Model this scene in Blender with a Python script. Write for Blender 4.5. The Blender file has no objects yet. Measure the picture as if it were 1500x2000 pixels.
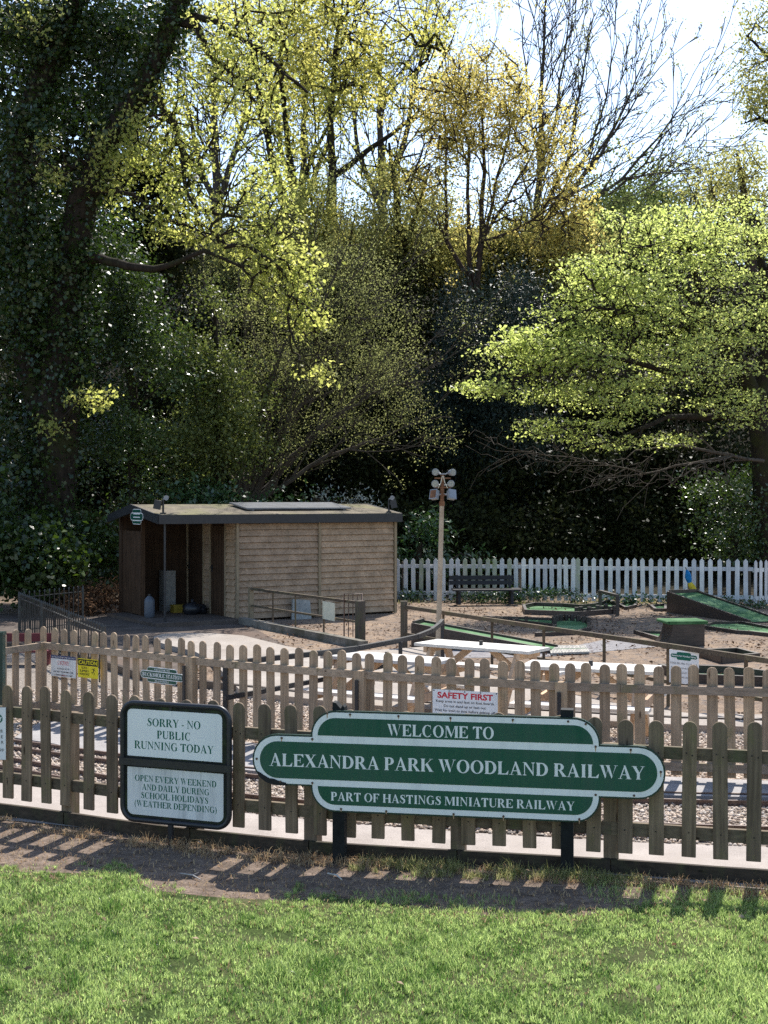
import bpy, bmesh, math, random
import numpy as np
from mathutils import Vector, Matrix

random.seed(7)
RNG = np.random.default_rng(11)
sc = bpy.context.scene
COL = sc.collection
R = math.radians

# ------------------------------------------------------------------ camera
CAMZ, F, CX, HY = 2.4, 2500.0, 750.0, 974.0      # eye height, focal length (px of the 1500 px wide photo), horizon row
cd = bpy.data.cameras.new("camera")
cam = bpy.data.objects.new("camera", cd)
COL.objects.link(cam)
cam.location = (0, 0, CAMZ)
cam.rotation_euler = (R(90), 0, 0)
cd.sensor_fit = 'VERTICAL'
cd.sensor_height = 36.0
cd.lens = F / 2000.0 * 36.0
cd.shift_y = -(1000.0 - HY) / 2000.0
cd.clip_end = 1000.0
sc.camera = cam

# ------------------------------------------------------------------ light
SUN_EL, SUN_AZ = 52.0, 19.0          # azimuth measured from straight ahead (+Y) to the right (+X)
w = bpy.data.worlds.new("World")
sc.world = w
w.use_nodes = True
wn = w.node_tree
bg = wn.nodes["Background"]
sky = wn.nodes.new("ShaderNodeTexSky")
sky.sky_type = 'NISHITA'
sky.sun_disc = False
sky.sun_elevation = R(SUN_EL)
sky.sun_rotation = R(SUN_AZ)
sky.air_density = 1.0
sky.dust_density = 0.8
sky.ozone_density = 1.0
wn.links.new(sky.outputs[0], bg.inputs[0])
bg.inputs[1].default_value = 0.135
sd = bpy.data.lights.new("sun", 'SUN')
sd.energy = 4.4
sd.angle = R(0.53)
sd.color = (1.0, 0.955, 0.89)
sun = bpy.data.objects.new("sun", sd)
COL.objects.link(sun)
to_sun = Vector((math.sin(R(SUN_AZ)) * math.cos(R(SUN_EL)), math.cos(R(SUN_AZ)) * math.cos(R(SUN_EL)), math.sin(R(SUN_EL))))
sun.rotation_euler = to_sun.to_track_quat('Z', 'Y').to_euler()
sun.location = (0, 0, 60)
sc.view_settings.view_transform = 'Standard'
sc.view_settings.look = 'None'
sc.view_settings.gamma = 1.0
sc.view_settings.exposure = 0.92
sc.cycles.max_bounces = 6
sc.cycles.diffuse_bounces = 3
sc.cycles.glossy_bounces = 2
sc.cycles.transmission_bounces = 4
sc.cycles.transparent_max_bounces = 4
sc.cycles.use_denoising = False
sc.cycles.sample_clamp_direct = 2.2
sc.cycles.sample_clamp_indirect = 2.0

# ------------------------------------------------------------------ helpers
def W(px, py, d):                     # photo pixel at a distance -> world point
    return Vector(((px - CX) / F * d, d, CAMZ - (py - HY) / F * d))
def G(px, py, z=0.0):                 # photo pixel on a level plane -> world point
    d = F * (CAMZ - z) / (py - HY)
    return Vector(((px - CX) / F * d, d, z))

ORG = {}
def tag(o, label=None, cat=None, group=None, kind=None):
    if label: o["label"] = label
    if cat: o["category"] = cat
    if group: o["group"] = group
    if kind: o["kind"] = kind
    return o
def thing(name, label, cat, loc=(0, 0, 0), group=None):
    o = bpy.data.objects.new(name, None)
    o.empty_display_size = 0.2
    COL.objects.link(o)
    o.location = loc
    ORG[o.name] = Vector(loc)
    return tag(o, label, cat, group)
def link(name, me, mat, parent=None, loc=None):
    o = bpy.data.objects.new(name, me)
    COL.objects.link(o)
    if mat is not None and len(me.materials) == 0:
        me.materials.append(mat)
    if parent is not None:
        o.parent = parent
        ORG[o.name] = ORG[parent.name].copy()
    else:
        ORG[o.name] = Vector((0, 0, 0))
    if loc is not None:
        o.location = loc
    return o
def np_mesh(name, verts, faces, k, tint=None, smooth=False):
    """verts (N,3), faces (M,k) as arrays"""
    me = bpy.data.meshes.new(name)
    n, m = len(verts), len(faces)
    me.vertices.add(n); me.vertices.foreach_set("co", np.ascontiguousarray(verts, dtype=np.float32).ravel())
    me.loops.add(m * k); me.loops.foreach_set("vertex_index", np.ascontiguousarray(faces, dtype=np.int32).ravel())
    me.polygons.add(m)
    me.polygons.foreach_set("loop_start", np.arange(0, m * k, k, dtype=np.int32))
    me.polygons.foreach_set("loop_total", np.full(m, k, dtype=np.int32))
    if smooth:
        me.polygons.foreach_set("use_smooth", np.ones(m, dtype=bool))
    if tint is not None:
        a = me.attributes.new("tint", 'FLOAT', 'POINT')
        a.data.foreach_set("value", np.ascontiguousarray(tint, dtype=np.float32))
    me.update(calc_edges=True)
    return me

class MB:
    def __init__(s):
        s.v, s.f, s.sm = [], [], []
    def add(s, vs, fs, smooth=False):
        b = len(s.v)
        s.v.extend(Vector(p) for p in vs)
        s.f.extend(tuple(b + i for i in f) for f in fs)
        s.sm.extend([smooth] * len(fs))
    def box(s, c, size, M=None):
        x, y, z = [q / 2 for q in size]
        vs = [Vector(p) for p in ((-x,-y,-z),(x,-y,-z),(x,y,-z),(-x,y,-z),(-x,-y,z),(x,-y,z),(x,y,z),(-x,y,z))]
        if M is not None:
            vs = [M @ p for p in vs]
        c = Vector(c)
        s.add([p + c for p in vs], [(0,3,2,1),(4,5,6,7),(0,1,5,4),(1,2,6,5),(2,3,7,6),(3,0,4,7)])
    def beam(s, p0, p1, wd, ht, up=(0, 0, 1)):
        """bar of width wd (sideways) and height ht (along up) from p0 to p1 (centre line)"""
        p0, p1, up = Vector(p0), Vector(p1), Vector(up)
        t = (p1 - p0).normalized()
        side = t.cross(up).normalized()
        u2 = side.cross(t).normalized()
        vs = []
        for p in (p0, p1):
            for a, b in ((-1,-1),(1,-1),(1,1),(-1,1)):
                vs.append(p + side * (a * wd / 2) + u2 * (b * ht / 2))
        s.add(vs, [(0,1,2,3),(7,6,5,4),(0,4,5,1),(1,5,6,2),(2,6,7,3),(3,7,4,0)])
    def tube(s, pts, rad, n=8, cap=True, closed=False):
        pts = [Vector(p) for p in pts]
        if not isinstance(rad, (list, tuple)):
            rad = [rad] * len(pts)
        m = len(pts)
        vs, fs = [], []
        ref = None
        for i, p in enumerate(pts):
            a = pts[(i - 1) % m] if (closed or i > 0) else p
            b = pts[(i + 1) % m] if (closed or i < m - 1) else p
            t = (b - a).normalized()
            if ref is None:
                ref = t.orthogonal().normalized()
            ref = (ref - t * ref.dot(t)).normalized()
            bn = t.cross(ref)
            for k in range(n):
                an = 2 * math.pi * k / n
                vs.append(p + (ref * math.cos(an) + bn * math.sin(an)) * rad[i])
        for i in range(m if closed else m - 1):
            j = (i + 1) % m
            for k in range(n):
                fs.append((i*n+k, i*n+(k+1) % n, j*n+(k+1) % n, j*n+k))
        s.add(vs, fs, True)
        if cap and not closed:
            s.add(vs[:n], [tuple(reversed(range(n)))])
            s.add(vs[-n:], [tuple(range(n))])
    def prism(s, poly, M, d0, d1):
        """poly in the (x,y) plane of frame M, extruded along its z from d0 to d1"""
        n = len(poly)
        vs = [M @ Vector((x, y, d0)) for x, y in poly] + [M @ Vector((x, y, d1)) for x, y in poly]
        fs = [tuple(reversed(range(n))), tuple(range(n, 2 * n))]
        fs += [(i, (i + 1) % n, n + (i + 1) % n, n + i) for i in range(n)]
        s.add(vs, fs)
    def sheet(s, poly, M, d):
        s.add([M @ Vector((x, y, d)) for x, y in poly], [tuple(range(len(poly)))])
    def blob(s, c, r, seg=12, ring=8, jit=0.0, M=None):
        vs, fs = [], []
        c = Vector(c)
        for i in range(ring + 1):
            th = math.pi * i / ring
            for k in range(seg):
                ph = 2 * math.pi * k / seg
                q = 1 + random.uniform(-jit, jit)
                p = Vector((r[0]*math.sin(th)*math.cos(ph)*q, r[1]*math.sin(th)*math.sin(ph)*q, r[2]*math.cos(th)*q))
                vs.append(c + (M @ p if M is not None else p))
        for i in range(ring):
            for k in range(seg):
                fs.append((i*seg+k, (i+1)*seg+k, (i+1)*seg+(k+1) % seg, i*seg+(k+1) % seg))
        s.add(vs, fs, True)
    def build(s, name, mat, parent=None, label=None):
        me = bpy.data.meshes.new(name)
        o0 = ORG[parent.name] if parent is not None else Vector((0, 0, 0))
        me.from_pydata([tuple(p - o0) for p in s.v], [], s.f)
        me.polygons.foreach_set("use_smooth", s.sm)
        me.update()
        o = link(name, me, mat, parent)
        if label: o["label"] = label
        return o

def frame(p0, p1):
    """x along p0->p1 (plan), y up, z towards the viewer's side of the plane"""
    p0, p1 = Vector(p0), Vector(p1)
    u = Vector((p1.x - p0.x, p1.y - p0.y, 0))
    L = u.length
    u.normalize()
    n = u.cross(Vector((0, 0, 1)))
    M = Matrix(((u.x, 0, n.x, p0.x), (u.y, 0, n.y, p0.y), (0, 1, 0, p0.z), (0, 0, 0, 1)))
    return M, L
def rrect(x0, y0, x1, y1, r, n=6, corners=(1, 1, 1, 1)):
    out = []
    cs = [(x0 + r, y0 + r, 180), (x1 - r, y0 + r, 270), (x1 - r, y1 - r, 0), (x0 + r, y1 - r, 90)]
    pl = [(x0, y0), (x1, y0), (x1, y1), (x0, y1)]
    for (cx, cy, a), p, on in zip(cs, pl, corners):
        if not on:
            out.append(p); continue
        for k in range(n + 1):
            t = R(a + 90 * k / n)
            out.append((cx + r * math.cos(t), cy + r * math.sin(t)))
    return out
def disc(cx, cy, r, n=14):
    return [(cx + r * math.cos(2 * math.pi * k / n), cy + r * math.sin(2 * math.pi * k / n)) for k in range(n)]

# ------------------------------------------------------------------ materials
class NT:
    def __init__(s, name):
        s.m = bpy.data.materials.new(name)
        s.m.use_nodes = True
        s.t = s.m.node_tree
        s.t.nodes.clear()
        s.out = s.t.nodes.new("ShaderNodeOutputMaterial")
    def n(s, typ, ins=None, **at):
        nd = s.t.nodes.new("ShaderNode" + typ)
        for k, v in at.items():
            setattr(nd, k, v)
        for k, v in (ins or {}).items():
            if isinstance(v, bpy.types.NodeSocket):
                s.t.links.new(v, nd.inputs[k])
            else:
                nd.inputs[k].default_value = v
        return nd
    def noise(s, vec, scale, detail=4, rough=0.6):
        return s.n("TexNoise", {"Vector": vec, "Scale": scale, "Detail": detail, "Roughness": rough}).outputs[0]
    def ramp(s, fac, stops):
        r = s.n("ValToRGB", {"Fac": fac})
        e = r.color_ramp.elements
        while len(e) < len(stops):
            e.new(0.5)
        for q, (p, c) in zip(e, stops):
            q.position = p
            q.color = c if len(c) == 4 else (*c, 1)
        return r.outputs[0]
    def mix(s, fac, a, b, blend='MIX'):
        m = s.n("Mix", None, data_type='RGBA', blend_type=blend)
        for sock, v in ((m.inputs[0], fac), (m.inputs[6], a), (m.inputs[7], b)):
            if isinstance(v, bpy.types.NodeSocket):
                s.t.links.new(v, sock)
            else:
                sock.default_value = v if not isinstance(v, tuple) or len(v) == 4 else (*v, 1)
        return m.outputs[2]
    def bsdf(s, col, rough=0.8, metal=0.0, spec=0.3, bump=None, bs=0.3, bd=0.01):
        p = s.n("BsdfPrincipled", {"Roughness": rough, "Metallic": metal, "Specular IOR Level": spec})
        if isinstance(col, bpy.types.NodeSocket):
            s.t.links.new(col, p.inputs["Base Color"])
        else:
            p.inputs["Base Color"].default_value = (*col, 1)
        if bump is not None:
            b = s.n("Bump", {"Height": bump, "Strength": bs, "Distance": bd})
            s.t.links.new(b.outputs[0], p.inputs["Normal"])
        s.t.links.new(p.outputs[0], s.out.inputs[0])
        return s.m
    def coords(s):
        tc = s.n("TexCoord")
        oi = s.n("ObjectInfo")
        mul = s.n("VectorMath", {0: oi.outputs["Random"], 1: (37.0, 17.0, 53.0)}, operation='MULTIPLY')
        return s.n("VectorMath", {0: tc.outputs["Object"], 1: mul.outputs[0]}, operation='ADD').outputs[0]

def wood(name, lo, hi, axis='z', moss=None, mamt=0.5, rough=0.85, spec=0.2, vary=0.25):
    s = NT(name)
    co = s.coords()
    sc_ = {'z': (45, 45, 2.0), 'x': (2.0, 45, 45), 'y': (45, 2.0, 45), 'n': (9, 9, 9)}[axis]
    mp = s.n("Mapping", {"Vector": co, "Scale": sc_}).outputs[0]
    g = s.noise(mp, 1.0, 6, 0.65)
    c = s.ramp(g, [(0.28, lo), (0.72, hi)])
    big = s.noise(co, 3.5, 3, 0.6)
    v = s.ramp(big, [(0.3, (1 - vary,) * 3), (0.7, (1 + vary * 0.3,) * 3)])
    c = s.mix(1.0, c, v, 'MULTIPLY')
    oi = s.n("ObjectInfo")
    rv = s.ramp(oi.outputs["Random"], [(0.0, (0.78, 0.78, 0.8)), (1.0, (1.12, 1.1, 1.05))])
    c = s.mix(1.0, c, rv, 'MULTIPLY')
    kn = s.n("TexVoronoi", {"Vector": s.n("Mapping", {"Vector": co, "Scale": tuple(q / 45 * 9 + 2 for q in sc_)}).outputs[0], "Scale": 1.0}).outputs[0]
    kf = s.ramp(kn, [(0.05, (1, 1, 1)), (0.11, (0, 0, 0))])
    c = s.mix(kf, c, (lo[0] * 0.35, lo[1] * 0.32, lo[2] * 0.3))
    if moss:
        mo = s.noise(s.n("Mapping", {"Vector": co, "Scale": (6, 6, 3)}).outputs[0], 1.0, 5, 0.7)
        mf = s.ramp(mo, [(0.62 - 0.3 * mamt, (0, 0, 0)), (0.78 - 0.2 * mamt, (0.8, 0.8, 0.8))])
        c = s.mix(mf, c, moss)
    return s.bsdf(c, rough, 0, spec, g, 0.5, 0.004)
def speck(name, a, b, s1=8.0, s2=60.0, rough=0.9, bs=0.4, bd=0.01, c3=None, spec=0.2, amt=0.5, vec=None):
    s = NT(name)
    co = s.n("TexCoord").outputs["Object"]
    n1 = s.noise(co, s1, 6, 0.65)
    n2 = s.noise(co, s2, 3, 0.7)
    c = s.ramp(n1, [(0.35, a), (0.65, b)])
    f = s.ramp(n2, [(0.35, (1 - amt,) * 3), (0.65, (1 + amt * 0.25,) * 3)])
    c = s.mix(1.0, c, f, 'MULTIPLY')
    if c3:
        n3 = s.noise(co, s1 * 0.3, 5, 0.65)
        c = s.mix(s.ramp(n3, [(0.48, (0, 0, 0)), (0.62, (1, 1, 1))]), c, c3)
    return s.bsdf(c, rough, 0, spec, n2, bs, bd)
def paint(name, col, rough=0.4, spec=0.5, metal=0.0, dirt=0.15, ds=14.0):
    s = NT(name)
    co = s.coords()
    n1 = s.noise(co, ds, 5, 0.7)
    c = s.mix(1.0, (*col, 1), s.ramp(n1, [(0.35, (1 - dirt,) * 3), (0.6, (1, 1, 1))]), 'MULTIPLY')
    return s.bsdf(c, rough, metal, spec, n1, 0.05, 0.002)
def enamel(name, col, rough, amt):
    '''weathered sign enamel: faded cloudy patches, downward grime streaks, fine specks'''
    s = NT(name)
    co = s.coords()
    a = s.noise(co, 2.3, 4, 0.6)
    b = s.noise(s.n("Mapping", {"Vector": co, "Scale": (14, 14, 1.2)}).outputs[0], 1.0, 5, 0.7)
    c = s.mix(s.ramp(a, [(0.38, (0, 0, 0)), (0.7, (amt,) * 3)]), (*col, 1), tuple(min(1, q * 0.55 + 0.07) for q in col))
    c = s.mix(1.0, c, s.ramp(b, [(0.30, (1 - amt * 0.8,) * 3), (0.50, (1, 1, 1))]), 'MULTIPLY')
    p = s.n("BsdfPrincipled", {"Base Color": c, "Roughness": s.ramp(b, [(0.3, (rough + .25,) * 3), (0.7, (rough,) * 3)]), "Specular IOR Level": 0.5})
    s.t.links.new(p.outputs[0], s.out.inputs[0])
    return s.m
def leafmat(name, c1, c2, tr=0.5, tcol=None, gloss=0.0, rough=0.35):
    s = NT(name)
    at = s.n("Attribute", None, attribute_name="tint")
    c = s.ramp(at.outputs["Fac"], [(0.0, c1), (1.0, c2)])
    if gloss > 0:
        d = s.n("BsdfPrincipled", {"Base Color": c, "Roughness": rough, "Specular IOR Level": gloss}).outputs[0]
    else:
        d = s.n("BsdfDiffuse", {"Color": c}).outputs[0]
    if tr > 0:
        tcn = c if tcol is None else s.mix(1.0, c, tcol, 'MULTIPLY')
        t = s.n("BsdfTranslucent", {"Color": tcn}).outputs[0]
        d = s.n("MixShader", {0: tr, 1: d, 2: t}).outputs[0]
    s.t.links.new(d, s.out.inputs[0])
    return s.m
# ------------------------------------------------------------------ material library
M_ = {}
M_['fence_front'] = wood("fence_front_wood", (0.125, 0.09, 0.06), (0.31, 0.23, 0.155), 'z', (0.15, 0.135, 0.06), 0.3)
M_['fence_front_x'] = wood("fence_front_rail_wood", (0.085, 0.065, 0.045), (0.21, 0.165, 0.115), 'x', (0.09, 0.095, 0.045), 0.45)
M_['fence_mid'] = wood("fence_middle_wood", (0.27, 0.19, 0.125), (0.53, 0.40, 0.275), 'z', (0.20, 0.18, 0.09), 0.2)
M_['fence_mid_x'] = wood("fence_middle_rail_wood", (0.24, 0.18, 0.13), (0.46, 0.36, 0.27), 'x', (0.17, 0.15, 0.08), 0.25)
M_['dark_board'] = wood("dark_gravel_board", (0.03, 0.024, 0.018), (0.085, 0.066, 0.048), 'x', (0.06, 0.062, 0.03), 0.4)
M_['white_fence'] = wood("white_fence_paint", (0.60, 0.61, 0.61), (0.83, 0.84, 0.84), 'z', (0.30, 0.33, 0.28), 0.15, 0.6, 0.3, 0.2)
M_['white_fence_green'] = wood("white_fence_algae", (0.38, 0.40, 0.34), (0.62, 0.64, 0.56), 'z', (0.26, 0.31, 0.14), 0.62, 0.7, 0.3, 0.2)
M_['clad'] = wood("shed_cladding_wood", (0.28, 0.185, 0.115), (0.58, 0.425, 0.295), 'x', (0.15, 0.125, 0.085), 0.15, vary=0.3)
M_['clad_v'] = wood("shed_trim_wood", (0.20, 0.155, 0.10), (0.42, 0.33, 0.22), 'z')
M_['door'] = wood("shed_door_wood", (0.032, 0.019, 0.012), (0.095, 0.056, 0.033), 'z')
M_['table_top'] = wood("table_top_wood", (0.50, 0.48, 0.45), (0.74, 0.71, 0.66), 'x', vary=0.12)
M_['table_leg'] = wood("table_leg_wood", (0.42, 0.29, 0.19), (0.66, 0.48, 0.33), 'z', vary=0.15)
M_['golf_wood'] = wood("golf_board_wood", (0.020, 0.014, 0.012), (0.085, 0.060, 0.048), 'x', None, rough=0.42, spec=0.5)
M_['bench'] = paint("bench_black_stain", (0.028, 0.027, 0.03), 0.65, 0.3, dirt=0.35)
M_['rail_wood'] = wood("handrail_wood", (0.07, 0.052, 0.036), (0.19, 0.145, 0.10), 'x', (0.13, 0.12, 0.06), 0.4)
M_['post_wood'] = wood("handrail_post_wood", (0.06, 0.05, 0.04), (0.17, 0.14, 0.11), 'z', (0.09, 0.09, 0.05), 0.4)
M_['felt'] = speck("green_putting_felt", (0.045, 0.125, 0.05), (0.085, 0.20, 0.08), 3.0, 130.0, 0.95, 0.4, 0.004, (0.14, 0.24, 0.12))
M_['black'] = paint("black_paint", (0.018, 0.019, 0.024), 0.42, 0.5, dirt=0.4)
M_['rust_steel'] = speck("rusty_rail_steel", (0.10, 0.058, 0.042), (0.20, 0.13, 0.10), 20.0, 90.0, 0.6, 0.2, 0.002, spec=0.5)
M_['rust'] = speck("rust_iron", (0.16, 0.075, 0.04), (0.30, 0.15, 0.08), 20.0, 90.0, 0.8, 0.2, 0.002)
M_['iron'] = paint("railing_iron", (0.05, 0.05, 0.047), 0.42, 0.5, 0.3, dirt=0.5)
M_['pole'] = speck("weathered_pole_paint", (0.36, 0.27, 0.18), (0.50, 0.40, 0.29), 6.0, 50.0, 0.55, 0.1, 0.002, spec=0.4, amt=0.25)
M_['white'] = enamel("white_sign_enamel", (0.82, 0.82, 0.80), 0.3, 0.16)
M_['white_dirty'] = enamel("grubby_white_enamel", (0.74, 0.74, 0.72), 0.45, 0.42)
M_['cream'] = paint("cream_board", (0.66, 0.64, 0.50), 0.6, 0.3, dirt=0.15)
M_['green'] = enamel("railway_green_enamel", (0.005, 0.080, 0.052), 0.16, 0.22)
M_['green_dark'] = paint("dark_green_enamel", (0.008, 0.035, 0.03), 0.3, 0.5, dirt=0.25)
M_['green_ink'] = paint("green_letter_ink", (0.0, 0.12, 0.075), 0.5, 0.3)
M_['post_black'] = paint("old_black_post_paint", (0.016, 0.018, 0.018), 0.75, 0.2, dirt=0.5)
M_['yellow'] = paint("caution_yellow", (0.80, 0.66, 0.02), 0.4, 0.4)
M_['red'] = paint("red_letter_ink", (0.62, 0.03, 0.05), 0.5, 0.3)
M_['navy'] = paint("navy_header", (0.02, 0.03, 0.11), 0.5, 0.3)
M_['ink'] = paint("black_ink", (0.02, 0.02, 0.022), 0.6, 0.2)
M_['moss_frame'] = wood("mossy_black_frame", (0.012, 0.014, 0.012), (0.035, 0.04, 0.03), 'n', (0.05, 0.07, 0.025), 0.45, 0.7)
M_['screw'] = paint("rusty_screw", (0.10, 0.055, 0.035), 0.6, 0.4)
M_['roof_felt'] = speck("mossy_roof_felt", (0.11, 0.095, 0.07), (0.24, 0.20, 0.145), 3.0, 40.0, 0.95, 0.4, 0.01, (0.17, 0.155, 0.085), 0.2, 0.5)
M_['solar'] = paint("dark_roof_panel", (0.16, 0.165, 0.18), 0.3, 0.6, dirt=0.3, ds=5.0)
M_['plastic'] = paint("grey_blue_plastic", (0.09, 0.105, 0.13), 0.45, 0.5)
M_['lamp_grey'] = paint("floodlight_grey", (0.27, 0.29, 0.31), 0.5, 0.5, 0.3)
M_['slab'] = speck("grey_paving_slab", (0.30, 0.30, 0.28), (0.42, 0.42, 0.39), 8.0, 80.0, 0.9, 0.3)
M_['maroon'] = paint("maroon_paint", (0.13, 0.025, 0.03), 0.6, 0.3)
M_['blue_cloth'] = speck("blue_cloth", (0.01, 0.16, 0.42), (0.02, 0.24, 0.55), 9, 60, 0.9)
M_['yellow_cloth'] = speck("yellow_cloth", (0.65, 0.50, 0.03), (0.75, 0.60, 0.08), 9, 60, 0.9)
M_['slat_grey'] = wood("weathered_slats", (0.36, 0.34, 0.31), (0.55, 0.53, 0.48), 'z')

M_['soil'] = None
def soil_mat():
    s = NT("needle_covered_soil")
    co = s.n("TexCoord").outputs["Object"]
    n1 = s.noise(co, 1.3, 6, 0.7)
    n2 = s.noise(co, 26, 5, 0.75)
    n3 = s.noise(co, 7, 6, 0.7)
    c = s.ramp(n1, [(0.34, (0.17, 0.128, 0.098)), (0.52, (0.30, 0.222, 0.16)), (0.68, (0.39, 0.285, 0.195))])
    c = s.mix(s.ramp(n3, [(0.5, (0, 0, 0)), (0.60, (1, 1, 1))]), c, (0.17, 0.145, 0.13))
    c = s.mix(1.0, c, s.ramp(n2, [(0.32, (0.5, 0.48, 0.46)), (0.62, (1.1, 1.1, 1.1))]), 'MULTIPLY')
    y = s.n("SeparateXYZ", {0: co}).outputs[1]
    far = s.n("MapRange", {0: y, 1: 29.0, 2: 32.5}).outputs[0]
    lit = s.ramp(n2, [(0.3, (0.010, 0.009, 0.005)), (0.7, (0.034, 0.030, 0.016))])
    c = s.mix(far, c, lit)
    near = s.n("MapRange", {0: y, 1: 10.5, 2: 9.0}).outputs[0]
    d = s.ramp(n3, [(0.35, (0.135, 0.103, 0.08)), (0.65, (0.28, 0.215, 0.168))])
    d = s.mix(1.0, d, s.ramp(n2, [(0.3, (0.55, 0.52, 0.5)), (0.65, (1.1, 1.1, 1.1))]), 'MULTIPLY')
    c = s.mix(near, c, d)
    return s.bsdf(c, 0.95, 0, 0.1, n2, 0.8, 0.03)
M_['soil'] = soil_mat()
M_['turf'] = speck("turf_soil", (0.03, 0.05, 0.012), (0.07, 0.10, 0.026), 6.0, 70.0, 0.95, 0.6, 0.02, (0.09, 0.09, 0.04), 0.1)
M_['path'] = speck("pale_concrete", (0.31, 0.27, 0.24), (0.42, 0.37, 0.33), 2.0, 120.0, 0.9, 0.3, 0.004, (0.32, 0.28, 0.245), 0.2, 0.3)
M_['plaza'] = speck("pale_paving", (0.29, 0.25, 0.215), (0.40, 0.355, 0.31), 1.5, 70.0, 0.9, 0.3, 0.006, (0.29, 0.25, 0.21), 0.2, 0.35)
M_['asphalt'] = speck("grey_asphalt", (0.30, 0.28, 0.27), (0.39, 0.37, 0.355), 3.0, 160.0, 0.9, 0.5, 0.005, None, 0.2, 0.45)
M_['yard'] = speck("worn_yard_asphalt", (0.085, 0.068, 0.056), (0.15, 0.12, 0.10), 2.0, 60.0, 0.95, 0.4, 0.008, (0.12, 0.085, 0.065))
M_['ballast_bed'] = speck("ballast_bed", (0.24, 0.20, 0.165), (0.42, 0.36, 0.30), 22.0, 60.0, 0.95, 0.9, 0.03)
M_['kerb'] = speck("concrete_kerb", (0.17, 0.155, 0.13), (0.30, 0.275, 0.235), 4.0, 60.0, 0.9, 0.3, 0.005, (0.09, 0.085, 0.06))

# ------------------------------------------------------------------ ground
def sm(x): 
    x = np.clip(x, 0, 1)
    return x * x * (3 - 2 * x)
def hill(x, y):
    h = 16.5 * sm((y - 33.0) / 36.0) + 3.0 * sm((y - 70) / 120.0)
    h = h + sm((y - 31.0) / 5) * 0.35 * np.sin(x * 0.35 + 1) * np.cos(y * 0.3)
    return h * (1.0 - 0.25 * sm((x - 6) / 25.0))
xs = np.concatenate([np.linspace(-160, -45, 12), np.linspace(-40, 40, 81), np.linspace(45, 160, 12)])
ys = np.concatenate([np.linspace(-60, 28, 23), np.linspace(29, 80, 52), np.linspace(85, 400, 30)])
gx, gy = np.meshgrid(xs, ys)
gz = hill(gx, gy)
gv = np.stack([gx, gy, gz], -1).reshape(-1, 3)
nx = len(xs)
ii, jj = np.meshgrid(np.arange(nx - 1), np.arange(len(ys) - 1))
b0 = (jj * nx + ii).ravel()
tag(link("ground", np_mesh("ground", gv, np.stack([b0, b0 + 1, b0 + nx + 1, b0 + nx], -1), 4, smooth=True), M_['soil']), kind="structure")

def flat(name, pts, z, mat, thick=0.0, sidemat=None):
    m = MB()
    poly = [(p[0], p[1]) for p in pts]
    a = sum(poly[i][0] * poly[(i + 1) % len(poly)][1] - poly[(i + 1) % len(poly)][0] * poly[i][1] for i in range(len(poly)))
    if a < 0:
        poly.reverse()
    I = Matrix.Identity(4)
    if thick > 0:
        m.prism(poly, I, z - thick, z)
    else:
        m.sheet(poly, I, z)
    o = m.build(name, mat)
    return tag(o, kind="structure")
def gp(pl, z=0.0):
    return [tuple(G(x, y, z)[:2]) for x, y in pl]

def lawn_edge(px):                    # photo row where the grass begins
    return np.interp(px, [-200, 0, 150, 240, 300, 420, 560, 700, 800, 1000, 1150, 1230, 1300, 1500, 1700],
                     [1690, 1698, 1700, 1702, 1734, 1748, 1754, 1750, 1766, 1790, 1782, 1768, 1758, 1752, 1750])
lx = np.linspace(-500, 2050, 52)
lawn_poly = [tuple(G(x, lawn_edge(x) + 6)[:2]) for x in lx] + [(9.5, 7.0), (9.5, -12), (-9.5, -12), (-9.5, 8.3)]
flat("lawn", lawn_poly, 0.004, M_['turf'])

# centre line of the near fence in plan, from the picket tops in the photograph (top 1 m above ground)
FF_PX = [16.1, 52, 91, 128.3, 173.9, 219.8, 266.7, 316, 364.8, 415.2, 466.3, 517.7, 570, 625.8, 682, 738.5, 797, 857, 915, 975, 1034.5, 1092, 1158.8, 1220.8, 1282, 1345, 1407.6, 1471.7, 1536, 1602, 1668, 1735, 1802, 1870, 1938, 2006]
FF_KEY = [(-460, 1309), (-120, 1329), (16.1, 1336.5), (128.3, 1346), (219.8, 1354), (316, 1362), (415, 1368.5), (517.7, 1375), (625.8, 1381.5), (797, 1388), (1034, 1396), (1220.8, 1402.5), (1407.6, 1411), (1536, 1416), (1700, 1422), (2100, 1436)]
def ff_at(px):
    y = np.interp(px, [k[0] for k in FF_KEY], [k[1] for k in FF_KEY])
    d = F * 1.4 / (y - HY)
    return Vector(((px - CX) / F * d, d, 0))
FM_KEY = [(84.8, 1224.5), (245, 1238), (449, 1257), (639, 1270.5), (850, 1282.3), (1082, 1293.5), (1250, 1298.8), (1497, 1304.7), (1760, 1309.5), (2100, 1313)]
def fm_at(px):
    y = np.interp(px, [k[0] for k in FM_KEY], [k[1] for k in FM_KEY])
    d = F * 1.4 / (y - HY)
    return Vector(((px - CX) / F * d, d, 0))

# pale concrete path between the near fence and the near track
NR = [(-460, 1428), (-140, 1478), (35, 1512), (205, 1547), (380, 1570), (544, 1590), (700, 1604), (871, 1617.6), (1022, 1626.6), (1130, 1633), (1246, 1639.7), (1500, 1648), (1720, 1654), (2060, 1660)]
near_rail = [G(x, y) for x, y in NR]
near_path = [ff_at(x) + Vector((0, -0.015 - 0.10 * max(0, (x - 1150) / 350) - 0.10 * max(0, (160 - x) / 160), 0)) for x in np.linspace(-450, 2040, 50)]
path_back = [p + Vector((0.0, -0.10, 0)) for p in near_rail]
flat("path", [tuple(p[:2]) for p in near_path] + [tuple(p[:2]) for p in reversed(path_back)], 0.006, M_['path'])

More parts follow.
